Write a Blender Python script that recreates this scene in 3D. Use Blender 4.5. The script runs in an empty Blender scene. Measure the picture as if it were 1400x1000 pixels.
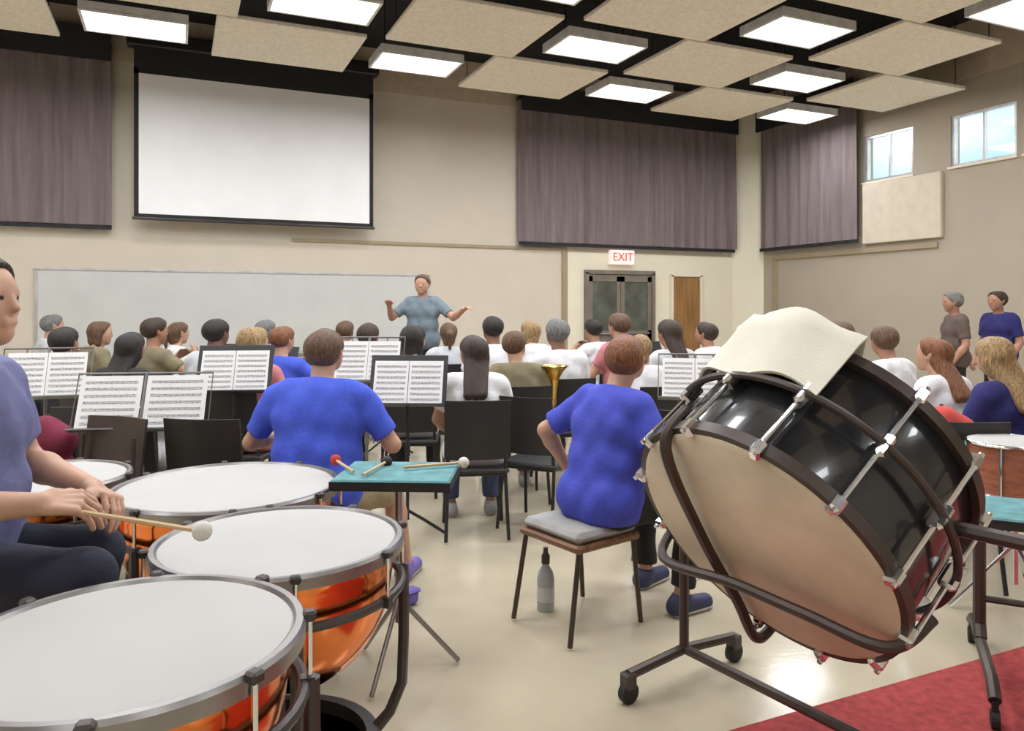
import bpy, math, random
import numpy as np
from mathutils import Vector, Matrix, Quaternion

R = math.radians
# ------------------------------------------------------------------ camera, world, exposure
FPX, HZ, CAMZ, YAW = 1033.0, 420.0, 1.5, R(24)
SY, CY = math.sin(YAW), math.cos(YAW)
scene = bpy.context.scene
col = scene.collection
cam_d = bpy.data.cameras.new('camera')
cam = bpy.data.objects.new('camera', cam_d)
col.objects.link(cam)
cam.location = (0, 0, CAMZ)
cam.rotation_euler = (R(90), 0, -YAW)
cam_d.sensor_width = 36.0
cam_d.lens = 36.0 * FPX / 1400.0
cam_d.shift_y = -(500 - HZ) / 1400.0
cam_d.clip_start = 0.05
scene.camera = cam
vs = scene.view_settings
vs.view_transform = 'Standard'
vs.look = 'None'
vs.gamma = 1.0
vs.use_curve_mapping = False
vs.exposure = 0.0
LAMP = 5.0           # ceiling troffer diffuser glow
LAMP_W = 28.5        # watts of each troffer's downlight
LAMP_SPREAD = 178    # degrees: louvred troffers cut off towards the upper walls
world = bpy.data.worlds.new('sky')
scene.world = world
world.use_nodes = True
wn = world.node_tree
wn.nodes.clear()
wo = wn.nodes.new('ShaderNodeOutputWorld')
wb = wn.nodes.new('ShaderNodeBackground')
wt = wn.nodes.new('ShaderNodeTexCoord')
wz = wn.nodes.new('ShaderNodeTexNoise')
wz.inputs['Scale'].default_value = 3.2
wz.inputs['Detail'].default_value = 4
wr = wn.nodes.new('ShaderNodeValToRGB')
wr.color_ramp.elements[0].position = 0.36
wr.color_ramp.elements[0].color = (0.20, 0.38, 0.62, 1)
wr.color_ramp.elements[1].position = 0.54
wr.color_ramp.elements[1].color = (1, 1, 1, 1)
wn.links.new(wt.outputs['Generated'], wz.inputs['Vector'])
wn.links.new(wz.outputs['Fac'], wr.inputs['Fac'])
wn.links.new(wr.outputs['Color'], wb.inputs['Color'])
wn.links.new(wb.outputs[0], wo.inputs[0])
wb.inputs['Strength'].default_value = 2.4


def at(px, d, z=0.0):
    """floor position seen in picture column px at depth d along the lens axis"""
    xc = (px - 700) / FPX * d
    return Vector((CY * xc + SY * d, -SY * xc + CY * d, z))


def cam2w(xc, d, z=0.0):
    return Vector((CY * xc + SY * d, -SY * xc + CY * d, z))


# ------------------------------------------------------------------ materials
MATS = {}


def mat(name, colr, rough=0.6, metal=0.0, var=0.08, scale=6.0, bump=0.0, bscale=60.0, stretch=None, coat=0.0, spec=0.5,
        emit=None, sheen=0.0, trans=0.0):
    if name in MATS:
        return MATS[name]
    m = bpy.data.materials.new(name)
    m.use_nodes = True
    nt = m.node_tree
    b = nt.nodes['Principled BSDF']
    b.inputs['Roughness'].default_value = rough
    b.inputs['Metallic'].default_value = metal
    b.inputs['Specular IOR Level'].default_value = spec
    if coat:
        b.inputs['Coat Weight'].default_value = coat
    if sheen:
        b.inputs['Sheen Weight'].default_value = sheen
    tc = nt.nodes.new('ShaderNodeTexCoord')
    mp = nt.nodes.new('ShaderNodeMapping')
    if stretch:
        mp.inputs['Scale'].default_value = stretch
    nt.links.new(tc.outputs['Object'], mp.inputs['Vector'])
    nz = nt.nodes.new('ShaderNodeTexNoise')
    nz.inputs['Scale'].default_value = scale
    nz.inputs['Detail'].default_value = 4
    nt.links.new(mp.outputs[0], nz.inputs['Vector'])
    rp = nt.nodes.new('ShaderNodeValToRGB')
    lo = [max(0, c * (1 - var * 2)) for c in colr]
    hi = [min(1, c * (1 + var * 2)) for c in colr]
    rp.color_ramp.elements[0].position = 0.3
    rp.color_ramp.elements[1].position = 0.7
    rp.color_ramp.elements[0].color = (*lo, 1)
    rp.color_ramp.elements[1].color = (*hi, 1)
    nt.links.new(nz.outputs['Fac'], rp.inputs['Fac'])
    nt.links.new(rp.outputs[0], b.inputs['Base Color'])
    if bump:
        n2 = nt.nodes.new('ShaderNodeTexNoise')
        n2.inputs['Scale'].default_value = bscale
        nt.links.new(mp.outputs[0], n2.inputs['Vector'])
        bp = nt.nodes.new('ShaderNodeBump')
        bp.inputs['Strength'].default_value = bump
        bp.inputs['Distance'].default_value = 0.01
        nt.links.new(n2.outputs['Fac'], bp.inputs['Height'])
        nt.links.new(bp.outputs[0], b.inputs['Normal'])
    if emit:
        b.inputs['Emission Color'].default_value = (*emit[0], 1)
        b.inputs['Emission Strength'].default_value = emit[1]
    MATS[name] = m
    return m


def glass_mat():
    m = bpy.data.materials.new('window_glass')
    m.use_nodes = True
    nt = m.node_tree
    nt.nodes.clear()
    o = nt.nodes.new('ShaderNodeOutputMaterial')
    mx = nt.nodes.new('ShaderNodeMixShader')
    t = nt.nodes.new('ShaderNodeBsdfTransparent')
    t.inputs[0].default_value = (0.9, 0.95, 0.95, 1)
    g = nt.nodes.new('ShaderNodeBsdfGlossy')
    g.inputs['Roughness'].default_value = 0.05
    mx.inputs[0].default_value = 0.08
    nt.links.new(t.outputs[0], mx.inputs[1])
    nt.links.new(g.outputs[0], mx.inputs[2])
    nt.links.new(mx.outputs[0], o.inputs[0])
    return m


M_GLASS = glass_mat()
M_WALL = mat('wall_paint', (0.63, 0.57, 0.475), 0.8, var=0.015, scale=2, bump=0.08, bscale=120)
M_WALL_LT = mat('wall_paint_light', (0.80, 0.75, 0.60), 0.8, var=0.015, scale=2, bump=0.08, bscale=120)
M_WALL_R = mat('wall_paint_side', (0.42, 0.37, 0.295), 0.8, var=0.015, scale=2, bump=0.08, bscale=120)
M_TRIM = mat('wall_trim', (0.36, 0.29, 0.19), 0.6, var=0.03)
M_FLOOR = mat('vinyl_tile', (0.53, 0.468, 0.345), 0.13, var=0.05, scale=1.6, bump=0.03, bscale=30)
M_CARPET = mat('red_carpet', (0.46, 0.07, 0.07), 0.95, var=0.12, scale=30, bump=0.6, bscale=500)
M_DECK = mat('black_deck', (0.012, 0.011, 0.011), 0.9)
M_PANEL = mat('ceiling_panel', (0.84, 0.78, 0.66), 0.85, var=0.05, scale=25, bump=0.2, bscale=200)
M_BLACKM = mat('black_metal', (0.016, 0.016, 0.017), 0.45, 0.0, var=0.1)
M_LAMPH = mat('lamp_housing', (0.75, 0.74, 0.72), 0.5)
M_DIFF = mat('lamp_diffuser', (0.9, 0.9, 0.9), 0.5, var=0, emit=((1.0, 1.0, 1.0), LAMP))
M_CURT = mat('plum_curtain', (0.21, 0.165, 0.168), 0.85, var=0.08, scale=3, stretch=(6, 6, 0.4), bump=0.15, bscale=80, sheen=0.3)
M_SCREEN = mat('screen_white', (0.92, 0.93, 0.94), 0.8, var=0.015, scale=1.5)
M_SCRB = mat('screen_black', (0.02, 0.02, 0.022), 0.8)
M_WB = mat('whiteboard', (0.58, 0.59, 0.57), 0.45, var=0.02, scale=2)
M_ALU = mat('aluminium', (0.55, 0.55, 0.55), 0.4, 0.7)
M_DOORG = mat('door_grey_brown', (0.20, 0.17, 0.14), 0.5)
M_DOORP = mat('door_dark_glass', (0.10, 0.11, 0.09), 0.15, var=0.2, scale=3)
M_DOORW = mat('door_oak', (0.30, 0.155, 0.055), 0.45, var=0.15, scale=3, stretch=(8, 8, 0.6))
M_EXITW = mat('exit_sign_white', (0.8, 0.72, 0.68), 0.5, emit=((1, 0.8, 0.75), 0.5))
M_EXITR = mat('exit_sign_red', (0.7, 0.06, 0.05), 0.5, emit=((1, 0.05, 0.03), 0.6))
M_STEEL = mat('steel', (0.32, 0.31, 0.30), 0.35, 0.85)
M_CHROME = mat('chrome', (0.80, 0.82, 0.86), 0.14, 1.0, var=0.02)
M_COPPER = mat('copper', (0.80, 0.24, 0.07), 0.16, 1.0, var=0.12, scale=4)
M_MYLAR = mat('drum_head', (0.455, 0.45, 0.435), 0.7, var=0.015, scale=4, spec=.25)
M_DGREY = mat('dark_grey_steel', (0.07, 0.062, 0.058), 0.4, 0.4)
M_BRONZE = mat('brown_steel', (0.065, 0.048, 0.04), 0.42, 0.3)
M_RUBBER = mat('rubber', (0.018, 0.018, 0.018), 0.7)
M_SHELL = mat('black_lacquer', (0.018, 0.019, 0.021), 0.22, var=0.1, coat=0.5)
M_FIBER = mat('calf_head', (0.68, 0.60, 0.455), 0.55, var=0.10, scale=2.5)
M_CREAM = mat('cream_cloth', (0.68, 0.65, 0.55), 0.9, var=0.03, bump=0.2, bscale=150)
M_TEAL = mat('teal_felt', (0.11, 0.27, 0.285), 0.9, var=0.12, scale=15, bump=0.2, bscale=300)
M_PAPER = mat('paper', (0.80, 0.80, 0.80), 0.8, var=0.01)
M_INK = mat('ink', (0.12, 0.12, 0.13), 0.8)
M_STANDG = mat('stand_grey', (0.20, 0.20, 0.20), 0.45, 0.5)
M_BLKPL = mat('black_plastic', (0.020, 0.019, 0.018), 0.5, var=0.1)
M_GREYPAD = mat('grey_cushion', (0.36, 0.36, 0.34), 0.85, bump=0.2)
M_WOOD = mat('brown_wood', (0.20, 0.10, 0.045), 0.45, var=0.2, scale=4, stretch=(1, 8, 8))
M_MAHOG = mat('mahogany', (0.32, 0.11, 0.06), 0.35, var=0.15, stretch=(2, 2, 8), coat=0.3)
M_WOODL = mat('maple_shaft', (0.55, 0.38, 0.20), 0.5)
M_REDYARN = mat('red_yarn', (0.45, 0.05, 0.04), 0.9, bump=0.5, bscale=300)
M_FELT = mat('white_felt', (0.70, 0.67, 0.60), 0.95, bump=0.4, bscale=300)
M_BRASS = mat('brass', (0.75, 0.50, 0.14), 0.22, 1.0, var=0.06)
M_BOTTLE = mat('grey_bottle', (0.36, 0.38, 0.38), 0.25, coat=0.4)
M_PURPLE = mat('purple_canvas', (0.17, 0.13, 0.42), 0.8, bump=0.2)
M_MAROON = mat('maroon_canvas', (0.17, 0.015, 0.04), 0.85, bump=0.2)
M_LGREY = mat('light_grey_canvas', (0.55, 0.55, 0.57), 0.85, bump=0.2)
M_SOLE = mat('shoe_sole', (0.5, 0.49, 0.47), .7)
M_EYE = mat('eye_dark', (0.03, 0.02, 0.015), 0.2)


def shirt_mat(name, c):
    return mat('shirt_' + name, c, 0.85, var=0.06, scale=9, bump=0.25, bscale=45)


def hair_mat(name, c):
    return mat('hair_' + name, c, 0.55, var=0.3, scale=20, stretch=(6, 6, 0.8), bump=0.6, bscale=70)


def skin_mat(name, c):
    return mat('skin_' + name, c, 0.5, var=0.06, scale=8)


# ------------------------------------------------------------------ mesh collector
class MB:
    def __init__(self):
        self.v, self.f = [], []

    def add(self, vs_, fs_):
        n = len(self.v)
        self.v += [tuple(x) for x in vs_]
        self.f += [tuple(i + n for i in q) for q in fs_]
        return self

    def box(self, c, s, rot=None, bev=0.0):
        hx, hy, hz = s[0] / 2, s[1] / 2, s[2] / 2
        c = Vector(c)
        if bev <= 0:
            P = [Vector((x, y, z)) for x in (-hx, hx) for y in (-hy, hy) for z in (-hz, hz)]
            Fs = [(0, 1, 3, 2), (4, 6, 7, 5), (0, 4, 5, 1), (2, 3, 7, 6), (0, 2, 6, 4), (1, 5, 7, 3)]
        else:
            b = min(bev, hx * .9, hy * .9, hz * .9)
            P, idx = [], {}
            for sx in (-1, 1):
                for sy in (-1, 1):
                    for sz in (-1, 1):
                        for ax in range(3):
                            p = [sx * (hx - b), sy * (hy - b), sz * (hz - b)]
                            p[ax] += (sx, sy, sz)[ax] * b
                            idx[(sx, sy, sz, ax)] = len(P)
                            P.append(Vector(p))
            Fs = []
            for ax in range(3):
                o = [k for k in range(3) if k != ax]
                for sg in (-1, 1):
                    q = []
                    for (a, b2) in ((-1, -1), (1, -1), (1, 1), (-1, 1)):
                        k = [0, 0, 0]
                        k[ax] = sg
                        k[o[0]] = a
                        k[o[1]] = b2
                        q.append(idx[(*k, ax)])
                    Fs.append(tuple(q))
            for ax in range(3):
                o = [k for k in range(3) if k != ax]
                for a in (-1, 1):
                    for b2 in (-1, 1):
                        k1 = [0, 0, 0]
                        k1[ax] = -1
                        k1[o[0]] = a
                        k1[o[1]] = b2
                        k2 = list(k1)
                        k2[ax] = 1
                        Fs.append((idx[(*k1, o[0])], idx[(*k2, o[0])], idx[(*k2, o[1])], idx[(*k1, o[1])]))
            for sx in (-1, 1):
                for sy in (-1, 1):
                    for sz in (-1, 1):
                        Fs.append(tuple(idx[(sx, sy, sz, a)] for a in range(3)))
        if rot is not None:
            P = [rot @ p for p in P]
        return self.add([p + c for p in P], Fs)

    def tube(self, pts, r, n=8, caps=True, closed=False):
        pts = [Vector(p) for p in pts]
        m = len(pts)
        rs = r if isinstance(r, (list, tuple)) else [r] * m
        up = None
        V = []
        for i, p in enumerate(pts):
            if closed:
                t = pts[(i + 1) % m] - pts[i - 1]
            else:
                t = pts[min(i + 1, m - 1)] - pts[max(i - 1, 0)]
            t.normalize()
            if up is None:
                a = Vector((0, 0, 1)) if abs(t.z) < .9 else Vector((1, 0, 0))
                up = (a - t * a.dot(t)).normalized()
            else:
                up = (up - t * up.dot(t)).normalized()
            w = t.cross(up)
            for k in range(n):
                a = 2 * math.pi * k / n
                V.append(p + (up * math.cos(a) + w * math.sin(a)) * rs[i])
        Fs = []
        L = m if closed else m - 1
        for i in range(L):
            for k in range(n):
                j = (i + 1) % m
                Fs.append((i * n + k, i * n + (k + 1) % n, j * n + (k + 1) % n, j * n + k))
        if caps and not closed:
            Fs.append(tuple(range(n))[::-1])
            Fs.append(tuple((m - 1) * n + k for k in range(n)))
        return self.add(V, Fs)

    def lathe(self, prof, n=32, M=None):
        V, Fs = [], []
        for (r, z) in prof:
            for k in range(n):
                a = 2 * math.pi * k / n
                V.append(Vector((r * math.cos(a), r * math.sin(a), z)))
        for i in range(len(prof) - 1):
            for k in range(n):
                Fs.append((i * n + k, i * n + (k + 1) % n, (i + 1) * n + (k + 1) % n, (i + 1) * n + k))
        if prof[0][0] > 1e-6:
            Fs.append(tuple(range(n))[::-1])
        if prof[-1][0] > 1e-6:
            Fs.append(tuple((len(prof) - 1) * n + k for k in range(n)))
        if M is not None:
            V = [M @ v for v in V]
        return self.add(V, Fs)

    def ring(self, rad, r, z=0.0, n=40, m=8, M=None):
        pts = [Vector((rad * math.cos(2 * math.pi * k / n), rad * math.sin(2 * math.pi * k / n), z)) for k in range(n)]
        if M is not None:
            pts = [M @ p for p in pts]
        return self.tube(pts, r, m, closed=True)

    def ball(self, c, r, n=10, sq=(1, 1, 1)):
        prof = [(r * math.sin(math.pi * i / n) if 0 < i < n else 1e-5, -r * math.cos(math.pi * i / n)) for i in range(n + 1)]
        V0 = len(self.v)
        self.lathe(prof, n * 2)
        self.v[V0:] = [(v[0] * sq[0] + c[0], v[1] * sq[1] + c[1], v[2] * sq[2] + c[2]) for v in self.v[V0:]]
        return self

    def mesh(self, name, ang=35):
        me = bpy.data.meshes.new(name)
        me.from_pydata(self.v, [], self.f)
        me.materials.append(None)
        me.update()
        me.shade_smooth()
        me.set_sharp_from_angle(angle=R(ang))
        return me


def obj(name, me, m, parent=None, loc=None, rot=None):
    o = bpy.data.objects.new(name, me)
    col.objects.link(o)
    if me is not None and m is not None:
        o.material_slots[0].link = 'OBJECT'
        o.material_slots[0].material = m
    if parent is not None:
        o.parent = parent
    if loc is not None:
        o.location = loc
    if rot is not None:
        o.rotation_euler = rot
    return o


def tag(o, label, cat, group=None):
    o['label'] = label
    o['category'] = cat
    if group:
        o['group'] = group
    return o


def struct(name, me, m, parent=None):
    o = obj(name, me, m, parent)
    if parent is None:
        o['kind'] = 'structure'
    return o


def spawn(name, parts, loc, rz, label, cat, group=None, scale=1.0):
    """parts: list of (part_name, mesh, material[, children]); one Empty at the base, its parts under it"""
    e = obj(name, None, None, None, loc, (0, 0, rz))
    e.empty_display_size = 0.1
    if scale != 1.0:
        e.scale = (scale,) * 3
    tag(e, label, cat, group)
    for p in parts:
        o = obj(p[0], p[1], p[2], e)
        if len(p) > 3:
            for q in p[3]:
                obj(q[0], q[1], q[2], o)
    return e


# ------------------------------------------------------------------ the room
XL, XR, YF, YB, ZT = -5.0, 10.39, -4.0, 11.82, 5.6
T = 0.2
struct('floor', MB().box(((XL + XR) / 2, (YF + YB) / 2, -0.1), (XR - XL + 2 * T, YB - YF + 2 * T, 0.2)).mesh('floor'), M_FLOOR)
struct('floor_carpet', MB().box(((1.0 + XR) / 2, (.7 + 2.12) / 2, 0.004), (XR - 1.0, 2.12 - .7, 0.008)).mesh('carpet'), M_CARPET)
struct('ceiling', MB().box(((XL + XR) / 2, (YF + YB) / 2, ZT + 0.1), (XR - XL + 2 * T, YB - YF + 2 * T, 0.2)).mesh('ceiling'), M_DECK)
struct('wall_back', MB().box(((XL + XR) / 2, YB + T / 2, ZT / 2), (XR - XL, T, ZT)).mesh('wall_back'), M_WALL)
struct('wall_left', MB().box((XL - T / 2, (YF + YB) / 2, ZT / 2), (T, YB - YF + 2 * T, ZT)).mesh('wall_left'), M_WALL)
struct('wall_front', MB().box(((XL + XR) / 2, YF - T / 2, ZT / 2), (XR - XL, T, ZT)).mesh('wall_front'), M_WALL)
# right wall with clerestory openings
WINS = [(8.13, 9.03), (6.56, 7.51), (5.10, 6.44), (3.5, 4.9)]
WZ0, WZ1 = 3.55, 4.30
wr_ = MB()
wr_.box((XR + T / 2, (YF + YB) / 2, WZ0 / 2), (T, YB - YF + 2 * T, WZ0))
wr_.box((XR + T / 2, (YF + YB) / 2, (WZ1 + ZT) / 2), (T, YB - YF + 2 * T, ZT - WZ1))
edges = [YF - T] + [e for w in sorted(WINS) for e in w] + [YB + T]
for i in range(0, len(edges), 2):
    wr_.box((XR + T / 2, (edges[i] + edges[i + 1]) / 2, (WZ0 + WZ1) / 2), (T, edges[i + 1] - edges[i], WZ1 - WZ0))
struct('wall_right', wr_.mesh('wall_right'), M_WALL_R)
for i, (a, b) in enumerate(WINS):
    w, h = b - a, WZ1 - WZ0
    y, z = (a + b) / 2, (WZ0 + WZ1) / 2
    fr = MB()
    for s in (-1, 1):
        fr.box((XR + .06, y + s * (w / 2 - .02), z), (.08, .04, h))
        fr.box((XR + .06, y, z + s * (h / 2 - .02)), (.08, w - .08, .04))
    wo_ = struct('window_%d' % (i + 1), fr.mesh('window_frame'), M_ALU)
    obj('mullion', MB().box((XR + .06, y, z), (.05, .03, h - .08)).mesh('mullion'), M_ALU, wo_)
    for s in (-1, 1):
        obj('pane', MB().box((XR + .06, y + s * (w / 4 - .012), z), (.008, w / 2 - .055, h - .08)).mesh('pane'), M_GLASS, wo_)
    obj('window_sill', MB().box((XR - .01, y, WZ0 - .015), (.06, w + .06, .03)).mesh('sill'), M_WALL_LT, wo_)
# corner pilaster between the curtains
cp = MB()
P = [(9.98, YB), (XR, 11.37), (XR, YB)]
cp.add([(x, y, 0) for x, y in P] + [(x, y, ZT) for x, y in P], [(0, 1, 2), (5, 4, 3), (0, 3, 4, 1), (1, 4, 5, 2), (2, 5, 3, 0)])
struct('wall_corner', cp.mesh('corner_pilaster', 20), M_WALL_LT)
# painted lower panel round the doors, rails
struct('wall_entry', MB().box((8.15, YB - .012, 1.24), (3.66, .024, 2.48)).mesh('entry_panel'), M_WALL_LT)
struct('trim_1', MB().box(((-1 + 6.32) / 2 + 1.3, YB - .015, 2.52), (4.7, .03, .05)).mesh('rail'), M_TRIM)
struct('trim_2', MB().box((6.27, YB - .02, 1.25), (.10, .04, 2.5)).mesh('rail'), M_TRIM)
struct('trim_3', MB().box((XR - .02, 11.05, 1.2), (.04, .12, 2.4)).mesh('rail'), M_TRIM)
struct('trim_4', MB().box((XR - .02, 9.4, 2.43), (.04, 3.4, .08)).mesh('rail'), M_TRIM)
struct('baseboard_back', MB().box(((XL + 6.2) / 2, YB - .01, .06), (6.2 - XL, .02, .12)).mesh('baseboard'), M_BLKPL)
struct('baseboard_right', MB().box((XR - .01, (YF + 10.9) / 2, .06), (.02, 10.9 - YF, .12)).mesh('baseboard'), M_BLKPL)

# shade on the walls above the hung panels, put in as darker sheets
M_UPPER_SHADE = mat('upper_wall_shade', (0.55, 0.46, 0.35), 0.9, var=.05)
struct('wall_back_upper_shade', MB().box(((XL + 9.9) / 2, YB - .006, 5.26), (9.9 - XL, .012, .68)).mesh('upper'), M_UPPER_SHADE)
struct('wall_right_upper_shade', MB().box((XR - .006, (YF + 11.3) / 2, 5.20), (.012, 11.3 - YF, .80)).mesh('upper'), M_UPPER_SHADE)
# double door, oak door, exit sign
dw = MB()
x0, x1, yd = 6.69, 8.10, YB - .05
for x in (x0, x1):
    dw.box((x, yd, 1.06), (.07, .09, 2.12))
dw.box(((x0 + x1) / 2, yd, 2.13), (x1 - x0 + .07, .09, .07))
d1 = struct('door_1', dw.mesh('door_frame'), M_DOORG)
for s in (-1, 1):
    xc = (x0 + x1) / 2 + s * .335
    lf = obj('door_leaf', MB().box((xc, yd, .95), (.66, .045, .24)).box((xc, yd, .12), (.66, .045, .24)).box((xc, yd, 2.02), (.66, .045, .12))
             .box((xc - .29, yd, 1.03), (.08, .045, 2.05)).box((xc + .29, yd, 1.03), (.08, .045, 2.05)).mesh('leaf'), M_DOORG, d1)
    obj('pane', MB().box((xc, yd, 1.52), (.5, .012, .9)).mesh('pane'), M_DOORP, lf)
    obj('pane', MB().box((xc, yd, .53), (.5, .012, .6)).mesh('pane'), M_DOORP, lf)
    obj('push_bar', MB().tube([(xc - .26, yd - .06, 1.02), (xc + .26, yd - .06, 1.02)], .018).mesh('bar'), M_STEEL, lf)
x0, x1 = 8.52, 9.19
dw = MB()
for x in (x0, x1):
    dw.box((x, yd, 1.05), (.05, .09, 2.1))
dw.box(((x0 + x1) / 2, yd, 2.1), (x1 - x0 + .05, .09, .05))
d2 = struct('door_2', dw.mesh('door_frame'), M_WALL_LT)
lf = obj('door_leaf', MB().box(((x0 + x1) / 2, yd, 1.04), (x1 - x0 - .06, .045, 2.06)).mesh('leaf'), M_DOORW, d2)
obj('door_handle', MB().tube([(x0 + .1, yd - .02, 1), (x0 + .1, yd - .07, 1), (x0 + .22, yd - .07, 1)], .012).mesh('handle'), M_STEEL, lf)
ex = obj('exit_sign', MB().box((7.40, YB - .09, 2.40), (.5, .10, .26), bev=.01).mesh('sign_box'), M_EXITW)
tag(ex, 'white exit sign with red letters above the double door', 'sign')
tx = bpy.data.curves.new('lettering', 'FONT')
tx.body = 'EXIT'
tx.size = .21
tx.extrude = .004
tx.align_x = 'CENTER'
tx.align_y = 'CENTER'
tx.materials.append(M_EXITR)
tmp = bpy.data.objects.new('lettering_curve', tx)
col.objects.link(tmp)
bpy.context.view_layer.update()
tm = bpy.data.meshes.new_from_object(tmp)
bpy.data.objects.remove(tmp)
to = bpy.data.objects.new('lettering', tm)
col.objects.link(to)
to.parent = ex
to.location = (7.40, YB - .145, 2.40)
to.rotation_euler = (R(90), 0, 0)

# suspended ceiling: tan panels and troffers in a checkerboard under the black deck
ZC = 4.6
lamp_h = MB().box((0, 0, .05), (1.06, .68, .08)).mesh('lamp_housing')
lf_ = MB()
for s in (-1, 1):
    lf_.box((0, s * .325, 0), (1.06, .03, .03))
    lf_.box((s * .515, 0, 0), (.03, .62, .03))
lamp_f = lf_.mesh('lamp_frame')
lamp_d = MB().box((0, 0, .002), (1.0, .62, .012)).mesh('lamp_diffuser')
lamp_r = MB().tube([(-.4, 0, .09), (-.4, 0, .98)], .008, 6).mesh('lamp_rod')
lamp_r2 = MB().tube([(.4, 0, .09), (.4, 0, .98)], .008, 6).mesh('lamp_rod')
lamp_l = bpy.data.lights.new('downlight', 'AREA')
lamp_l.shape = 'RECTANGLE'
lamp_l.size, lamp_l.size_y = .98, .60
lamp_l.energy = LAMP_W
lamp_l.color = (.97, .99, 1.04)
lamp_l.spread = R(LAMP_SPREAD)
pan_m = MB().box((0, 0, 0), (1.60, 1.38, .05), bev=.008).mesh('panel')
pan_r = MB()
for sx in (-1, 1):
    for sy in (-1, 1):
        pan_r.tube([(sx * .7, sy * .6, .02), (sx * .7, sy * .6, .98)], .006, 5)
pan_r = pan_r.mesh('panel_hanger')
for j in range(9):
    y = 9.25 - 1.42 * j
    for k in range(-6, 12):
        x = 2.8 + 1.6 * k + .20 * j
        if not (XL + .7 < x < XR - .62):
            continue
        if (k + j) % 2 == 0 and (x > 9.35 or (j in (6, 7))):
            continue
        if (k + j) % 2 == 0:
            le = spawn('ceiling_light', [('housing', lamp_h, M_LAMPH), ('frame', lamp_f, M_LAMPH), ('diffuser', lamp_d, M_DIFF), ('rod', lamp_r, M_BLACKM), ('rod', lamp_r2, M_BLACKM)],
                  (x, y + .06, ZC), 0, 'lit rectangular ceiling light set in a black gap between tan panels', 'ceiling light', 'lit ceiling lights')
            dl = bpy.data.objects.new('downlight', lamp_l)
            col.objects.link(dl)
            dl.parent = le
            dl.location = (0, 0, -.02)
        else:
            spawn('ceiling_panel', [('panel', pan_m, M_PANEL), ('hanger', pan_r, M_BLACKM)], (x, y, ZC), 0,
                  'tan acoustic ceiling panel hung below the black deck', 'ceiling panel', 'hung tan ceiling panels')


# curtains
def curtain(length, z0, z1, seed):
    rnd = random.Random(seed)
    n = int(length / .035)
    ph, off, xs = 0, [], []
    w = .16
    for i in range(n + 1):
        if i % 5 == 0:
            w = rnd.uniform(.5, 1.1)
            am = rnd.uniform(.03, .065)
        ph += w
        off.append(math.sin(ph) * am)
    rows = 8
    mb = MB()
    V, Fs = [], []
    for side in (0, 1):
        for r_ in range(rows + 1):
            t = r_ / rows
            for i in range(n + 1):
                V.append((length * i / n, off[i] * (1.0 - .35 * t) + .012 * math.sin(i * .7 + 3 * t) + side * .012, z0 + (z1 - z0) * t))
    N = (rows + 1) * (n + 1)
    for side in (0, 1):
        for r_ in range(rows):
            for i in range(n):
                a = side * N + r_ * (n + 1) + i
                q = (a, a + 1, a + n + 2, a + n + 1)
                Fs.append(q if side == 0 else q[::-1])
    for i in range(n):
        Fs.append((i + 1, i, N + i, N + i + 1))
    mb.add(V, Fs)
    return mb.mesh('curtain_cloth', 80)


def curtain_thing(length, loc, rz, label, seed):
    spawn('curtain', [('cloth', curtain(length, 2.62, 5.05, seed), M_CURT), ('hem_bar', MB().box((length / 2, .006, 2.59), (length, .03, .06)).mesh('hem'), M_SCRB),
                      ('track', MB().box((length / 2, .055, 5.07), (length, .14, .06)).mesh('track'), M_BLACKM),
                      ('top_shade', MB().box((length / 2, -.10, 5.06), (length, .02, .44)).mesh('top_shade'), M_SCRB)], loc, rz, label, 'curtain')  # black strip added to stand for the shade at the curtain top


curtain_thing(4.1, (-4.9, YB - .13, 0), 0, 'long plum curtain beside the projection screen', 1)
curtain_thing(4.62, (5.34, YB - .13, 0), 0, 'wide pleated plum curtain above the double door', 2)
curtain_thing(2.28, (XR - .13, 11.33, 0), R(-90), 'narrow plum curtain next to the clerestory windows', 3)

# projection screen
ys = YB - .32
sx0, sx1 = -.46, 2.72
sc = (sx0 + sx1) / 2
scr = [('surface', MB().box((0, 0, 3.74), (sx1 - sx0, .012, 1.92)).mesh('surface'), M_SCREEN),
       ('border', MB().box((0, .002, 4.89), (sx1 - sx0 + .12, .014, .40)).box((0, .002, 2.755), (sx1 - sx0 + .12, .014, .06))
        .box(((sx0 - sx1) / 2 - .03, .002, 3.77), (.06, .014, 2.0)).box(((sx1 - sx0) / 2 + .03, .002, 3.77), (.06, .014, 2.0)).mesh('border'), M_SCRB),
       ('weight_bar', MB().tube([((sx0 - sx1) / 2 - .08, 0, 2.715), ((sx1 - sx0) / 2 + .08, 0, 2.715)], .022).mesh('bar'), M_DGREY),
       ('case', MB().box((0, .06, 5.17), (sx1 - sx0 + .3, .2, .2), bev=.02).mesh('case'), M_BLACKM),
       ('bracket', MB().box((-1.3, .228, 5.2), (.05, .15, .1)).mesh('bracket'), M_BLACKM),
       ('bracket', MB().box((1.3, .228, 5.2), (.05, .15, .1)).mesh('bracket'), M_BLACKM)]
spawn('projection_screen', scr, (sc, ys, 0), 0, 'white projection screen with black border lowered above the whiteboard', 'screen')
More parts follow.
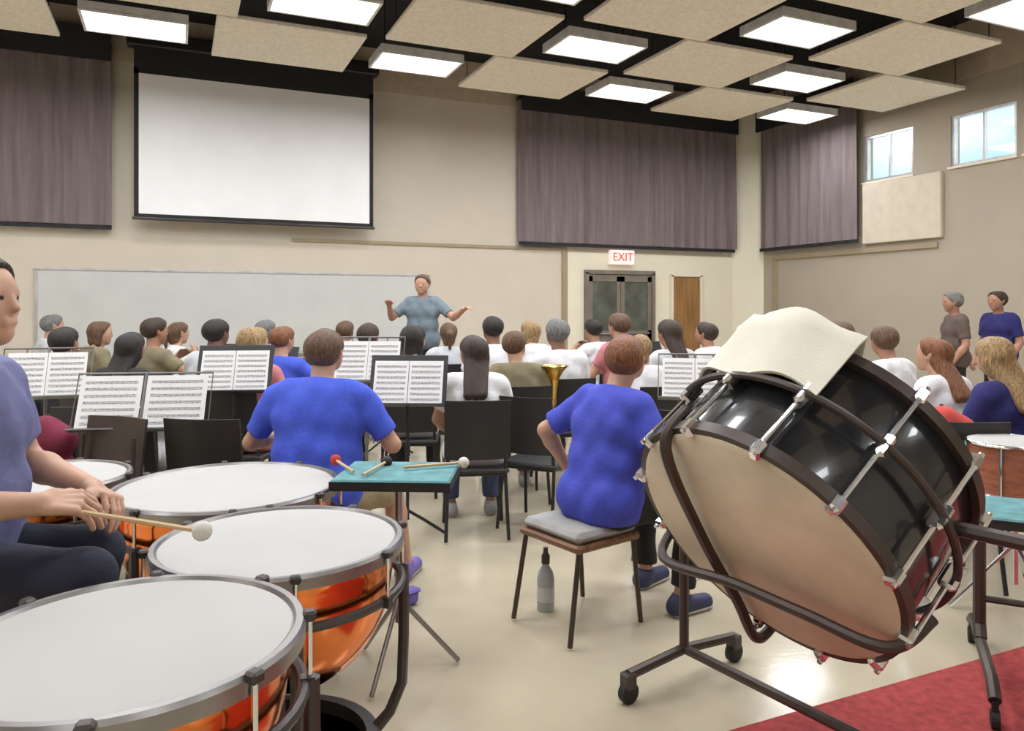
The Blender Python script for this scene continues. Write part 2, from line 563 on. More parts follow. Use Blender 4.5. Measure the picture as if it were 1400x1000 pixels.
# whiteboard
bx0, bx1 = -1.70, 3.76
bc = (bx0 + bx1) / 2
wb_ = [('board', MB().box((0, 0, 1.42), (bx1 - bx0, .02, 1.18)).mesh('board'), M_WB)]
fr = MB()
for s in (-1, 1):
    fr.box((0, -.005, 1.42 + s * .595), (bx1 - bx0 + .05, .035, .03))
    fr.box((s * (bx1 - bx0) / 2, -.005, 1.42), (.03, .035, 1.18))
wb_ += [('frame', fr.mesh('frame'), M_ALU), ('tray', MB().box((0, -.05, .80), (bx1 - bx0, .09, .02)).mesh('tray'), M_ALU)]
spawn('whiteboard', wb_, (bc, YB - .012, 0), 0, 'long whiteboard on the wall under the projection screen', 'whiteboard')
# acoustic wall panel under the first window
ap = obj('acoustic_panel', MB().box((XR - .04, 8.31, 3.02), (.08, 1.40, .98), bev=.012).mesh('panel'), mat('acoustic_fabric', (0.64, .57, .46), .9, var=.03, bump=.2))
tag(ap, 'square beige acoustic panel on the wall below a window', 'wall panel')


# ------------------------------------------------------------------ implicit bodies
def rotx(p, a, o):
    v = Vector(p) - Vector(o)
    return Vector((v.x, v.y * math.cos(a) - v.z * math.sin(a), v.y * math.sin(a) + v.z * math.cos(a))) + Vector(o)


def field_mesh(name, prims, res, k=.03, wrinkle=0.0, clips=(), seed=0):
    """prims: (a, b, ra, rb, cuts); smooth union of tapered capsules, polygonised with surface nets"""
    lo = np.min([np.minimum(p[0], p[1]) - max(p[2], p[3]) for p in prims], 0) - 3 * res
    hi = np.max([np.maximum(p[0], p[1]) + max(p[2], p[3]) for p in prims], 0) + 3 * res
    n = np.ceil((hi - lo) / res).astype(int) + 1
    f = np.full(n, 1.0, np.float32)
    ax = [lo[i] + res * np.arange(n[i]) for i in range(3)]
    for p in prims:
        a, b, ra, rb = np.array(p[0], float), np.array(p[1], float), p[2], p[3]
        m = max(ra, rb) + k + 2 * res
        i0 = np.maximum(((np.minimum(a, b) - m - lo) / res).astype(int), 0)
        i1 = np.minimum(((np.maximum(a, b) + m - lo) / res).astype(int) + 2, n)
        X = ax[0][i0[0]:i1[0], None, None]
        Y = ax[1][None, i0[1]:i1[1], None]
        Z = ax[2][None, None, i0[2]:i1[2]]
        ab = b - a
        L2 = max(float(ab @ ab), 1e-9)
        t = np.clip(((X - a[0]) * ab[0] + (Y - a[1]) * ab[1] + (Z - a[2]) * ab[2]) / L2, 0, 1)
        d = np.sqrt((X - a[0] - t * ab[0]) ** 2 + (Y - a[1] - t * ab[1]) ** 2 + (Z - a[2] - t * ab[2]) ** 2) - (ra + (rb - ra) * t)
        for (q, nn) in (p[4] if len(p) > 4 and p[4] else ()):
            d = np.maximum(d, (X - q[0]) * nn[0] + (Y - q[1]) * nn[1] + (Z - q[2]) * nn[2])
        s = f[i0[0]:i1[0], i0[1]:i1[1], i0[2]:i1[2]]
        kk = p[5] if len(p) > 5 else k
        h = np.maximum(kk - np.abs(s - d), 0) / kk
        f[i0[0]:i1[0], i0[1]:i1[1], i0[2]:i1[2]] = np.minimum(s, d) - h * h * kk * .25
    X, Y, Z = ax[0][:, None, None], ax[1][None, :, None], ax[2][None, None, :]
    if wrinkle:
        f += (wrinkle * (np.sin(31 * Z + 9 * X + seed) * np.sin(17 * X + 23 * Y + 4 * Z) + .6 * np.sin(47 * X - 29 * Z + 13 * Y))).astype(np.float32)
    for (q, nn) in clips:
        f = np.maximum(f, ((X - q[0]) * nn[0] + (Y - q[1]) * nn[1] + (Z - q[2]) * nn[2]).astype(np.float32))
    ins = f < 0
    c = np.zeros(np.array(f.shape) - 1, np.int8)
    for dx in (0, 1):
        for dy in (0, 1):
            for dz in (0, 1):
                c += ins[dx:n[0] - 1 + dx, dy:n[1] - 1 + dy, dz:n[2] - 1 + dz]
    act = np.argwhere((c > 0) & (c < 8))
    idx = np.full(c.shape, -1, np.int64)
    idx[tuple(act.T)] = np.arange(len(act))
    acc = np.zeros((len(act), 3))
    cnt = np.zeros(len(act))
    cor = [(i, j, l) for i in (0, 1) for j in (0, 1) for l in (0, 1)]
    val = {q: f[act[:, 0] + q[0], act[:, 1] + q[1], act[:, 2] + q[2]] for q in cor}
    for q in cor:
        for d_ in range(3):
            if q[d_] == 0:
                q2 = list(q)
                q2[d_] = 1
                v0, v1 = val[q], val[tuple(q2)]
                cr = (v0 < 0) != (v1 < 0)
                t = np.where(cr, v0 / np.where(cr, v0 - v1, 1), 0)
                p_ = np.tile(np.array(q, float), (len(act), 1))
                p_[:, d_] += t
                acc[cr] += p_[cr]
                cnt[cr] += 1
    V = lo + res * (act + acc / cnt[:, None])
    Fs = []
    for d_ in range(3):
        o1, o2 = (d_ + 1) % 3, (d_ + 2) % 3
        sl0 = [slice(None)] * 3
        sl1 = [slice(None)] * 3
        sl0[d_] = slice(0, -1)
        sl1[d_] = slice(1, None)
        ch = ins[tuple(sl0)] != ins[tuple(sl1)]
        e = np.argwhere(ch)
        e = e[(e[:, o1] > 0) & (e[:, o2] > 0) & (e[:, o1] < n[o1] - 1) & (e[:, o2] < n[o2] - 1)]
        fl = ins[tuple(e.T)]
        q = []
        for (u, w) in ((-1, -1), (0, -1), (0, 0), (-1, 0)):
            g = e.copy()
            g[:, o1] += u
            g[:, o2] += w
            q.append(idx[tuple(g.T)])
        q = np.stack(q, 1)
        q[~fl] = q[~fl][:, ::-1]
        Fs.append(q)
    Fs = np.concatenate(Fs)
    me = bpy.data.meshes.new(name)
    me.from_pydata(V.tolist(), [], Fs.tolist())
    me.materials.append(None)
    me.update()
    me.shade_smooth()
    return me


def nrm(v):
    return Vector(v).normalized()


def body_parts(pose, res=.012, hair='short', sleeve=.55, long_sleeve=False, shorts=False, seed=0):
    """meshes of a figure that faces +Y, floor at z=0. pose keys: pelvis z, lean, elbows, wrists, knees, ankles, yaw of the head"""
    zp = pose['zp']
    lean = pose.get('lean', 0.06)
    O = (0, 0, zp)
    L = lambda x, y, z: rotx((x, y, zp + z), -lean, O)     # torso frame
    bw = pose.get('build', 1.0)
    tor = [((-.075, 0, zp), (.075, 0, zp), .115 * bw, .115 * bw),
           (L(-.06, .01, .17), L(.06, .01, .17), .124 * bw, .124 * bw),
           (L(-.085, .005, .34), L(.085, .005, .34), .115 * bw, .115 * bw),
           (L(-.13, -.01, .445), L(.13, -.01, .445), .068 * bw, .068 * bw),
           (L(0, 0, .05), L(0, 0, .40), .122 * bw, .118 * bw),
           (L(0, -.01, .47), L(-.13 * bw, -.01, .455), .06, .062), (L(0, -.01, .47), L(.13 * bw, -.01, .455), .06, .062)]
    nb, nt = L(0, -.005, .47), L(0, .02, .585)
    neck = [(nb, nt, .062, .055)]
    hc = L(0, .035, .675)
    hy, hp = pose.get('hyaw', 0.0), pose.get('hpitch', 0.0)
    HM = Matrix.Translation(hc) @ Matrix.Rotation(hy, 4, 'Z') @ Matrix.Rotation(-hp, 4, 'X')
    H = lambda x, y, z: HM @ Vector((x, y, z))
    head = [(H(0, -.03, .025), H(0, .02, .03), .083, .080), (H(-.02, .03, -.02), H(.02, .03, -.02), .062, .062),
            (H(0, .03, -.03), H(0, .052, -.085), .055, .036), (H(0, -.01, -.04), nt, .06, .055),
            (H(-.035, .03, -.06), H(.035, .03, -.06), .036, .036)]
    fine = [(H(0, .092, .0), H(0, .103, -.028), .008, .0115), (H(-.02, .082, -.062), H(.02, .082, -.062), .008, .008),
            (H(-.045, .076, .018), H(.045, .076, .018), .012, .012)]
    for s in (-1, 1):
        fine.append((H(s * .083, -.012, .012), H(s * .078, -.004, -.022), .016, .011))
    arms, hands, sl = [], [], []
    for s, side in ((1, 'r'), (-1, 'l')):
        S = L(s * .185 * bw, -.01, .435)
        E = Vector(pose['elbow_' + side])
        W = Vector(pose['wrist_' + side])
        arms += [(S, S.lerp(E, .3), .058, .054), (S.lerp(E, .3), E, .054, .040), (E, E.lerp(W, .3), .041, .043), (E.lerp(W, .3), W, .043, .028)]
        fdir = nrm(pose.get('hdir_' + side, W - E))
        pn = Vector(pose.get('palm_' + side, (0, 0, -1)))
        pn = (pn - fdir * pn.dot(fdir)).normalized()
        wd = fdir.cross(pn)
        # thumb side: towards the body's middle when palms face down
        ts = pose.get('thumb_' + side, 1 if s > 0 else -1)
        curl = pose.get('curl', .55)
        for i in range(4):
            o_ = (i - 1.5) * .0225 * ts * -1
            K = W + fdir * (.088 - .006 * abs(i - 1.2)) + wd * o_
            hands.append((W + fdir * .012 + wd * o_ * .6, K, .016, .0115, None, .008))
            ln = (.040, .045, .042, .033)[i]
            d0, p0 = fdir.copy(), K
            for j, fr_ in enumerate((1, .68, .52)):
                d0 = (d0 * math.cos(curl) + pn * math.sin(curl)).normalized()
                n0 = d0.cross(wd)
                p1 = p0 + d0 * ln * fr_
                hands.append((p0, p1, .0095 - .0007 * j, .0088 - .0007 * j, None, .003))
                p0 = p1
                pn2 = pn
        tb = W + fdir * .022 + wd * ts * .026
        t1 = tb + (fdir * .75 + wd * ts * .6 + pn * .35).normalized() * .045
        t2 = t1 + (fdir * .9 + wd * ts * .15 + pn * .45).normalized() * .032
        hands += [(W + fdir * .01, tb, .018, .015), (tb, t1, .0145, .012), (t1, t2, .0115, .0095)]
        cut = []
        if long_sleeve:
            en = W.lerp(E, .06)
            dr = nrm(W - E)
            sl += [(S, E, .071, .056), (E, W, .056, .040, [(en, dr)])]
        else:
            en = S.lerp(E, sleeve + .15)
            dr = nrm(E - S)
            sl += [(S, E, .072, .062, [(en, dr)])]
    legs, tro, shoes = [], [], []
    for s, side in ((1, 'r'), (-1, 'l')):
        Hp = Vector((s * .09 * bw, 0, zp - .02))
        K = Vector(pose['knee_' + side])
        A = Vector(pose['ankle_' + side])
        legs += [(Hp, K, .083 * bw, .054), (K, K.lerp(A, .3), .053, .056), (K.lerp(A, .3), A, .056, .035)]
        td = Vector(pose.get('toe_' + side, (s * .12, 1, 0)))
        td.z = 0
        td.normalize()
        hl = Vector((A.x, A.y, .045)) - td * .035
        toe = Vector((A.x, A.y, .036)) + td * .155
        legs += [(A, hl, .035, .035), (hl, toe, .034, .026)]
        if shorts:
            en = Hp.lerp(K, .86)
            tro += [(Hp, K, .103 * bw, .080, [(en, nrm(K - Hp))])]
        else:
            en = K.lerp(A, .90)
            tro += [(Hp, K, .100 * bw, .070), (K, A, .070, .058, [(en, nrm(A - K))])]
        sh = [(hl, toe, .046, .040, [((0, 0, .0), (0, 0, -1))]), (Vector((A.x, A.y, .09)), hl, .046, .046, [((0, 0, .0), (0, 0, -1)), ((0, 0, .105), (0, 0, 1))])]
        shoes.append(sh)
    out = {}
    out['body'] = field_mesh('body', tor + neck + head + arms + legs + fine + hands, res, .018)
    infl = lambda ps, e: [(p[0], p[1], p[2] + e, p[3] + e) + tuple(p[4:]) for p in ps]
    hem = pose.get('hem', -.10)
    out['shirt'] = field_mesh('shirt', infl(tor[:1], .034) + infl(tor[1:], .017) + sl, max(res, .009), .035, .0035,
                              [((0, 0, zp + hem), (0, 0, -1)), (L(0, .05, .515), nrm(L(0, .25, 1.0) - L(0, 0, 0)))], seed)
    out['trousers'] = field_mesh('trousers', [(p[0], p[1], p[2] + .012, p[3] + .012, [((0, 0, zp + .05), (0, 0, 1))]) for p in tor[:1]] + tro, max(res, .009), .03, .003, (), seed + 2)
    out['shoe_r'] = field_mesh('shoe', shoes[0], .009, .02)
    out['shoe_l'] = field_mesh('shoe', shoes[1], .009, .02)
    for kk, sh_ in (('sole_r', shoes[0]), ('sole_l', shoes[1])):
        out[kk] = field_mesh('sole', [(p[0], p[1], p[2] + .005, p[3] + .005) for p in sh_[:1]], .008, .02, 0, [((0, 0, .0), (0, 0, -1)), ((0, 0, .024), (0, 0, 1))])
    up = HM.to_3x3() @ Vector((0, 0, 1))
    fw = HM.to_3x3() @ Vector((0, 1, 0))
    hn = nrm(fw * .86 - up * .5)
    hp_ = [(H(0, -.035, .028), H(0, .018, .036), .097, .091, [(H(0, .062, .046), hn)])]
    if hair in ('long', 'pony', 'bob'):
        hp_.append((H(0, -.045, .0), H(0, -.055, -.07), .085, .07, [(H(0, .0, 0), fw)]))
    if hair == 'long':
        for x in (-.045, 0, .045):
            hp_.append((H(x, -.06, -.03), L(x * 1.1, -.145, .37), .05, .034))
    if hair == 'pony':
        hp_.append((H(0, -.11, .03), H(0, -.16, .0), .028, .035))
        hp_.append((H(0, -.16, .0), H(0, -.15, -.16), .036, .014))
    if hair == 'bob':
        for x in (-.06, .06):
            hp_.append((H(x, -.02, -.02), H(x * 1.1, -.02, -.10), .045, .035, [(H(0, .03, 0), fw)]))
    out['hair'] = field_mesh('hair', hp_, min(res, .009), .02, .0022, (), seed)
    for s, nm in ((1, 'eye_r'), (-1, 'eye_l')):
        out[nm] = MB().ball(H(s * .032, .083, .003), .0125, 6).mesh('eye', 90)
    return out


def make_person(parts, mats, loc, rz, label, group=None, scale=1.0):
    """mats: skin, shirt, trousers, shoe, hair"""
    p = obj('person', parts['body'], mats[0], None, loc, (0, 0, rz))
    p.scale = (scale,) * 3
    tag(p, label, 'person', group)
    obj('shirt', parts['shirt'], mats[1], p)
    obj('trousers', parts['trousers'], mats[2], p)
    for k in ('shoe_r', 'shoe_l'):
        so = obj('shoe', parts[k], mats[3], p)
        obj('sole', parts[k.replace('shoe', 'sole')], M_SOLE, so)
    obj('hair', parts['hair'], mats[4], p)
    for k in ('eye_r', 'eye_l'):
        obj('eye', parts[k], M_EYE, p)
    return p


SK1 = skin_mat('light', (0.52, 0.30, 0.205))
SK2 = skin_mat('tan', (0.40, 0.21, 0.135))
SK3 = skin_mat('brown', (0.22, 0.11, 0.065))
H_BLK = hair_mat('black', (0.018, 0.014, 0.012))
H_DBR = hair_mat('dark_brown', (0.045, 0.027, 0.018))
H_BR = hair_mat('brown', (0.12, 0.065, 0.035))
H_BLD = hair_mat('blond', (0.34, 0.22, 0.10))
H_AUB = hair_mat('auburn', (0.22, 0.085, 0.035))
H_GRY = hair_mat('grey', (0.17, 0.17, 0.165))
S_WHITE = shirt_mat('white', (0.76, 0.76, 0.78))
S_GREY = shirt_mat('pale_grey', (0.55, 0.57, 0.60))
S_BLUE = shirt_mat('royal_blue', (0.055, 0.100, 0.62))
S_BLUE2 = shirt_mat('blue_purple', (0.058, 0.078, 0.50))
S_NAVY = shirt_mat('navy', (0.018, 0.018, 0.12))
S_PINK = shirt_mat('dusty_pink', (0.50, 0.18, 0.19))
S_RED = shirt_mat('red', (0.55, 0.07, 0.06))
S_BLACK = shirt_mat('black', (0.022, 0.020, 0.020))
S_SLATE = shirt_mat('slate_blue', (0.16, 0.21, 0.25))
S_MAUVE = shirt_mat('mauve_blue', (0.14, 0.15, 0.30))
S_BROWN = shirt_mat('brown_grey', (0.11, 0.08, 0.07))
S_OLIVE = shirt_mat('olive', (0.20, 0.17, 0.10))
T_NAVY = shirt_mat('trouser_navy', (0.014, 0.016, 0.034))
T_BLACK = shirt_mat('trouser_black', (0.016, 0.014, 0.014))
T_JEAN = shirt_mat('trouser_denim', (0.06, 0.08, 0.16))
T_KHAKI = shirt_mat('trouser_khaki', (0.35, 0.27, 0.16))
SH_BLK = mat('shoe_black', (0.02, 0.02, 0.022), .5)
SH_GRY = mat('shoe_grey', (0.3, 0.3, 0.3), .6)
SH_NVY = mat('shoe_navy', (0.03, 0.035, 0.09), .6)
SH_PUR = mat('shoe_purple', (0.20, 0.15, 0.45), .6)


def hdg(cx, cd):
    """rotation that turns a figure's +Y towards camera-frame direction (right, forward)"""
    w = cam2w(cx, cd)
    return math.atan2(-w.x, w.y)


def face(loc, target):
    return math.atan2(-(target[0] - loc[0]), target[1] - loc[1])


# ------------------------------------------------------------------ timpani
def timpano(D, zh, loc, rz, tilt, label):
    Rr = D / 2
    dep = D * .56
    zb = zh - .05
    prof = [(1e-4, zb - dep)]
    for i in range(1, 15):
        a = math.pi / 2 * i / 14
        prof.append((Rr * .97 * math.sin(a) ** .9, zb - dep * math.cos(a) ** .85 if i < 14 else zb - .02))
    prof += [(Rr * .97, zb + .012), (Rr * .99, zb + .02)]
    bowl = MB().lathe(prof, 48).mesh('bowl', 50)
    hd = [(Rr * 1.0, zh - .012), (Rr * .985, zh - .002)] + [(Rr * k, zh + .001) for k in (.9, .5, .2)] + [(1e-4, zh + .001)]
    head = MB().lathe(hd, 64).mesh('head', 50)
    hoop = MB().lathe([(Rr * 1.0, zh - .035), (Rr + .022, zh - .035), (Rr + .024, zh - .004), (Rr + .018, zh + .005), (Rr + .004, zh + .005), (Rr * .995, zh - .004)], 64).mesh('hoop')
    parts = [('bowl', bowl, M_COPPER), ('head', head, M_MYLAR), ('hoop', hoop, M_STEEL),
             ('rim_ring', MB().ring(Rr + .018, .014, zb - .09, 48).mesh('rim_ring'), M_DGREY)]
    nr = 8
    for k in range(nr):
        a = 2 * math.pi * (k + .5) / nr
        c, s = math.cos(a), math.sin(a)
        r0 = Rr + .03
        rod = MB().tube([(r0 * c, r0 * s, zb - .10), (r0 * c, r0 * s, zh + .006)], .006, 6).mesh('tension_rod')
        knob = MB().box((r0 * c, r0 * s, zh + .0), (.028, .028, .022), Matrix.Rotation(a, 3, 'Z'), bev=.005).mesh('lug')
        claw = MB().box((r0 * c * .99, r0 * s * .99, zb - .09), (.03, .024, .03), Matrix.Rotation(a, 3, 'Z')).mesh('claw')
        parts.append(('tension_rod', rod, M_CHROME, [('lug', knob, M_DGREY), ('claw', claw, M_DGREY)]))
    zr = zb - dep
    for k in range(4):
        a = 2 * math.pi * k / 4 + .4
        c, s = math.cos(a), math.sin(a)
        pts = [(Rr + .035, zb - .08), (Rr + .036, zb - .2), (Rr + .036, .42), (Rr + .03, .26), (Rr * .97, .17), (Rr * .84, .125)]
        parts.append(('strut', MB().tube([(r * c, r * s, z) for r, z in pts], [.017, .018, .018, .018, .018, .02], 8).mesh('strut'), M_DGREY))
    parts.append(('base', MB().lathe([(Rr * .86, .10), (Rr * .86, .14), (Rr * .74, .145), (Rr * .74, .10), (Rr * .86, .10)], 40).mesh('base'), M_DGREY))
    for k in range(3):
        a = 2 * math.pi * k / 3 + 1.0
        c, s = math.cos(a), math.sin(a)
        cx, cy = Rr * .80 * c, Rr * .80 * s
        Mw = Matrix.Translation((cx, cy, .047)) @ Matrix.Rotation(a, 4, 'Z') @ Matrix.Rotation(R(90), 4, 'X')
        wl = MB().lathe([(.037, -.014), (.037, .014)], 16, Mw).mesh('wheel')
        fk = MB().box((cx, cy, .085), (.03, .045, .05)).mesh('fork')
        parts.append(('caster', fk, M_STEEL, [('wheel', wl, M_RUBBER)]))
    parts.append(('pedal', MB().box((-Rr * .75, 0, .09), (.22, .10, .025), Matrix.Rotation(R(12), 3, 'Y'), bev=.008).mesh('pedal'), M_STEEL,
                  [('pedal_pad', MB().box((-Rr * .75, 0, .106), (.19, .085, .008), Matrix.Rotation(R(12), 3, 'Y')).mesh('pad'), M_RUBBER)]))
    parts.append(('spider_rod', MB().tube([(0, 0, zr + .02), (0, 0, .13)], .014).tube([(-Rr * .76, 0, .12), (Rr * .76, 0, .12)], .012).mesh('rod'), M_STEEL))
    e = spawn('timpani', parts, loc, rz, label, 'timpani', 'timpani around the seated player')
    e['group'] = 'timpani around the seated player'
    return e


# smallest drum: its head is tipped a few degrees towards the player
t1 = timpano(.62, .86, at(176, 1.47, 0), hdg(-1, .1), 0, 'smallest copper timpani, standing beside the knees of the seated player')
t2 = timpano(.71, .78, at(384, 2.35), hdg(-1, 0), 0, 'copper timpani between the smallest drum and the one by the teal table')
t3 = timpano(.84, .78, at(312, 3.06), hdg(-1, -1), 0, 'largest copper timpani standing next to the teal tray table')
t4 = timpano(.66, .78, at(55, 3.2), hdg(-.3, -1), 0, 'copper timpani behind the player, next to a black tube chair')

# ------------------------------------------------------------------ timpanist
PT = dict(zp=.84, lean=.05, elbow_r=(.24, .08, 1.03), wrist_r=(.15, .32, 1.02), elbow_l=(-.25, .06, 1.05), wrist_l=(-.14, .30, .99),
          knee_r=(.16, .46, .86), knee_l=(-.17, .45, .86), ankle_r=(.17, .46, .42), ankle_l=(-.18, .42, .40),
          palm_r=(-.5, 0, -1), palm_l=(.5, 0, -1), curl=.75, build=1.02, hpitch=-.12)
PT['ankle_r'] = (.17, .40, .095)
PT['ankle_l'] = (-.18, .20, .095)
PT['knee_r'] = (.13, .41, .83)
PT['knee_l'] = (-.14, .31, .81)
tp_loc = cam2w(-1.475, 1.97, 0)
tp_rz = hdg(1, .06)
tp = body_parts(PT, .005, 'short', .6, seed=1)
make_person(tp, (SK1, S_MAUVE, T_NAVY, SH_BLK, H_DBR), tp_loc, tp_rz, 'seated timpani player in a mauve blue shirt and navy trousers holding a mallet')
# throne
thr = [('seat', MB().lathe([(.001, .635), (.155, .64), (.168, .66), (.168, .700), (.15, .717), (.001, .72)], 32).mesh('seat'), M_BLKPL),
       ('post', MB().tube([(0, 0, .2), (0, 0, .64)], .018).mesh('post'), M_STEEL)]
for k in range(3):
    a = 2 * math.pi * k / 3 + .5
    thr.append(('leg', MB().tube([(.015 * math.cos(a), .015 * math.sin(a), .42), (.26 * math.cos(a), .26 * math.sin(a), .012)], .011).mesh('leg'), M_STEEL,
                [('foot', MB().ball((.26 * math.cos(a), .26 * math.sin(a), .014), .016, 6).mesh('foot'), M_RUBBER)]))
spawn('drum_stool', thr, tp_loc, 0, 'round black drum stool under the timpani player', 'stool')


def mallet(loc, rot, m, label, group=None, ln=.36):
    e = obj('mallet', None, None, None, loc, rot)
    tag(e, label, 'mallet', group)
    obj('shaft', MB().tube([(0, 0, 0), (0, ln, 0)], .0065, 6).mesh('shaft'), M_WOODL, e)
    obj('mallet_head', MB().ball((0, ln, 0), .024, 8).mesh('mallet_head'), m, e)
    return e


mr = Matrix.Rotation(tp_rz, 3, 'Z')
mallet(tp_loc + mr @ Vector((.13, .37, 1.0)), (R(-6), 0, tp_rz - .2), M_FELT, 'white felt timpani mallet in the hand of the timpani player')

# ------------------------------------------------------------------ chairs and stands
def chair_parts(kind):
    seat = MB().box((0, 0, .445), (.42, .40, .03), bev=.012).mesh('seat')
    parts = []
    lm = M_BLACKM if kind == 'black' else M_BRONZE
    V, Fs = [], []
    mb = MB()
    n, m_ = 8, 5
    for sd in (0, 1):
        for i in range(n + 1):
            x = -.21 + .42 * i / n
            cv = -.035 * math.cos(x / .21 * math.pi / 2) - sd * .014
            for j in range(m_ + 1):
                z = .53 + .38 * j / m_
                V.append((x, -.205 + cv - .05 * (z - .53) / .38, z))
    N = (n + 1) * (m_ + 1)
    for sd in (0, 1):
        for i in range(n):
            for j in range(m_):
                a = sd * N + i * (m_ + 1) + j
                q = (a, a + m_ + 1, a + m_ + 2, a + 1)
                Fs.append(q[::-1] if sd == 0 else q)
    for i in range(n):
        for j in (0, m_):
            a, b = i * (m_ + 1) + j, (i + 1) * (m_ + 1) + j
            Fs.append((a, b, N + b, N + a))
    for j in range(m_):
        for i in (0, n):
            a, b = i * (m_ + 1) + j, i * (m_ + 1) + j + 1
            Fs.append((a, b, N + b, N + a))
    back = mb.add(V, Fs).mesh('backrest', 60)
    if kind == 'black':
        parts += [('seat', seat, M_BLKPL), ('backrest', back, M_BLKPL)]
    else:
        parts += [('seat', MB().box((0, 0, .425), (.42, .40, .035), bev=.01).mesh('seat'), M_WOOD),
                  ('cushion', MB().box((0, 0, .468), (.40, .38, .05), bev=.02).mesh('cushion'), M_GREYPAD)]
    for s in (-1, 1):
        parts.append(('leg', MB().tube([(s * .185, .17, .43), (s * .20, .21, .012)], .012).mesh('leg'), lm))
        tp_ = [(s * .185, -.20, .82), (s * .185, -.185, .5)] if kind == 'black' else []
        parts.append(('leg', MB().tube(tp_ + [(s * .185, -.17, .43), (s * .20, -.24, .012)], .012).mesh('leg'), lm))
    parts.append(('seat_frame', MB().tube([(-.18, -.17, .42), (.18, -.17, .42), (.18, .17, .42), (-.18, .17, .42)], .010, 6, closed=True).mesh('seat_frame'), lm))
    return parts


CH_BLACK = chair_parts('black')
CH_WOOD = chair_parts('wood')


def stand_parts(kind, zd=.95, wide=False, sheets=1):
    w = .72 if wide else .50
    tilt = R(-22)
    Rm = Matrix.Rotation(tilt, 3, 'X')
    # local: the desk's face looks towards -Y (the player sits on -Y)
    o = Vector((0, 0, zd))
    P = lambda x, y, z: o + Rm @ Vector((x, y, z))
    mm = M_STANDG if kind == 'grey' else M_BLACKM
    parts = []
    desk = MB()
    if kind == 'grey':
        fr_ = MB()
        fr_.tube([P(-w / 2, 0, 0), P(w / 2, 0, 0), P(w / 2, 0, .33), P(-w / 2, 0, .33)], .007, 6, closed=True)
        fr_.tube([P(0, 0, 0), P(0, 0, .33)], .010, 6)
        for x in (-w / 4, w / 4):
            fr_.tube([P(x, .004, 0), P(x, .004, .33)], .005, 6)
        parts.append(('desk', fr_.mesh('desk'), mm))
    else:
        desk.box(P(0, 0, .17), (w, .006, .34), Rm, bev=.002)
        parts.append(('desk', desk.mesh('desk'), mm))
    parts.append(('lip', MB().box(P(0, -.03, .0), (w, .065, .008), Rm).mesh('lip'), mm))
    parts.append(('pole', MB().tube([(0, .03, .14), (0, .03, zd + .06)], .011).mesh('pole'), mm,
                  [('collar', MB().tube([(0, .03, .55), (0, .03, .62)], .017).mesh('collar'), mm)]))
    for k in range(3):
        a = 2 * math.pi * k / 3 + .52
        parts.append(('leg', MB().tube([(0, .03, .20), (.12 * math.cos(a), .03 + .12 * math.sin(a), .12), (.27 * math.cos(a), .03 + .27 * math.sin(a), .012)], .010, 6).mesh('leg'), mm))
    sh = []
    n = 2 if wide else 1
    for i in range(n):
        cx = (i - .5) * .35 if wide else 0
        for s in (-1, 1) if not wide else (0,):
            pw = .225 if not wide else .33
            x0 = cx + (s * pw / 2 if s else 0)
            ph = .305 if wide else .29
            pg = MB().box(P(x0, -.008, ph / 2 + .008), (pw - .004, .003, ph), Rm).mesh('page')
            ink = MB()
            for r_ in range(7):
                zz = .04 + (ph - .07) * r_ / 6
                for q in (-.006, 0, .006):
                    ink.box(P(x0, -.0102, zz + q), (pw * .84, .0012, .0011), Rm)
                rr = random.Random(i * 31 + r_ * 7 + s)
                for q in range(9):
                    ink.box(P(x0 - pw * .38 + pw * .76 * q / 8 + rr.uniform(-.006, .006), -.0104, zz + rr.uniform(-.008, .008)), (.005, .0012, .004), Rm)
            sh.append((pg, ink.mesh('notes')))
    return parts, sh


STANDS = {}


def music_stand(loc, rz, kind, label, zd=.95, wide=False, paper=True, plabel=None):
    key = (kind, zd, wide)
    if key not in STANDS:
        STANDS[key] = stand_parts(kind, zd, wide)
    parts, sh = STANDS[key]
    spawn('music_stand', parts, loc, rz, label, 'music stand')
    if paper:
        if wide:
            for i, (pg, ink) in enumerate(sh):
                e = obj('sheet_music', pg, M_PAPER, None, loc, (0, 0, rz))
                tag(e, plabel + (' towards the maroon backpack', ' towards the broad person in blue')[i], 'sheet music', 'sheets on the double music stand')
                obj('printed_notes', ink, M_INK, e)
        else:
            e = obj('sheet_music', None, None, None, loc, (0, 0, rz))
            tag(e, plabel, 'sheet music')
            for pg, ink in sh:
                o = obj('page', pg, M_PAPER, e)
                obj('printed_notes', ink, M_INK, o)


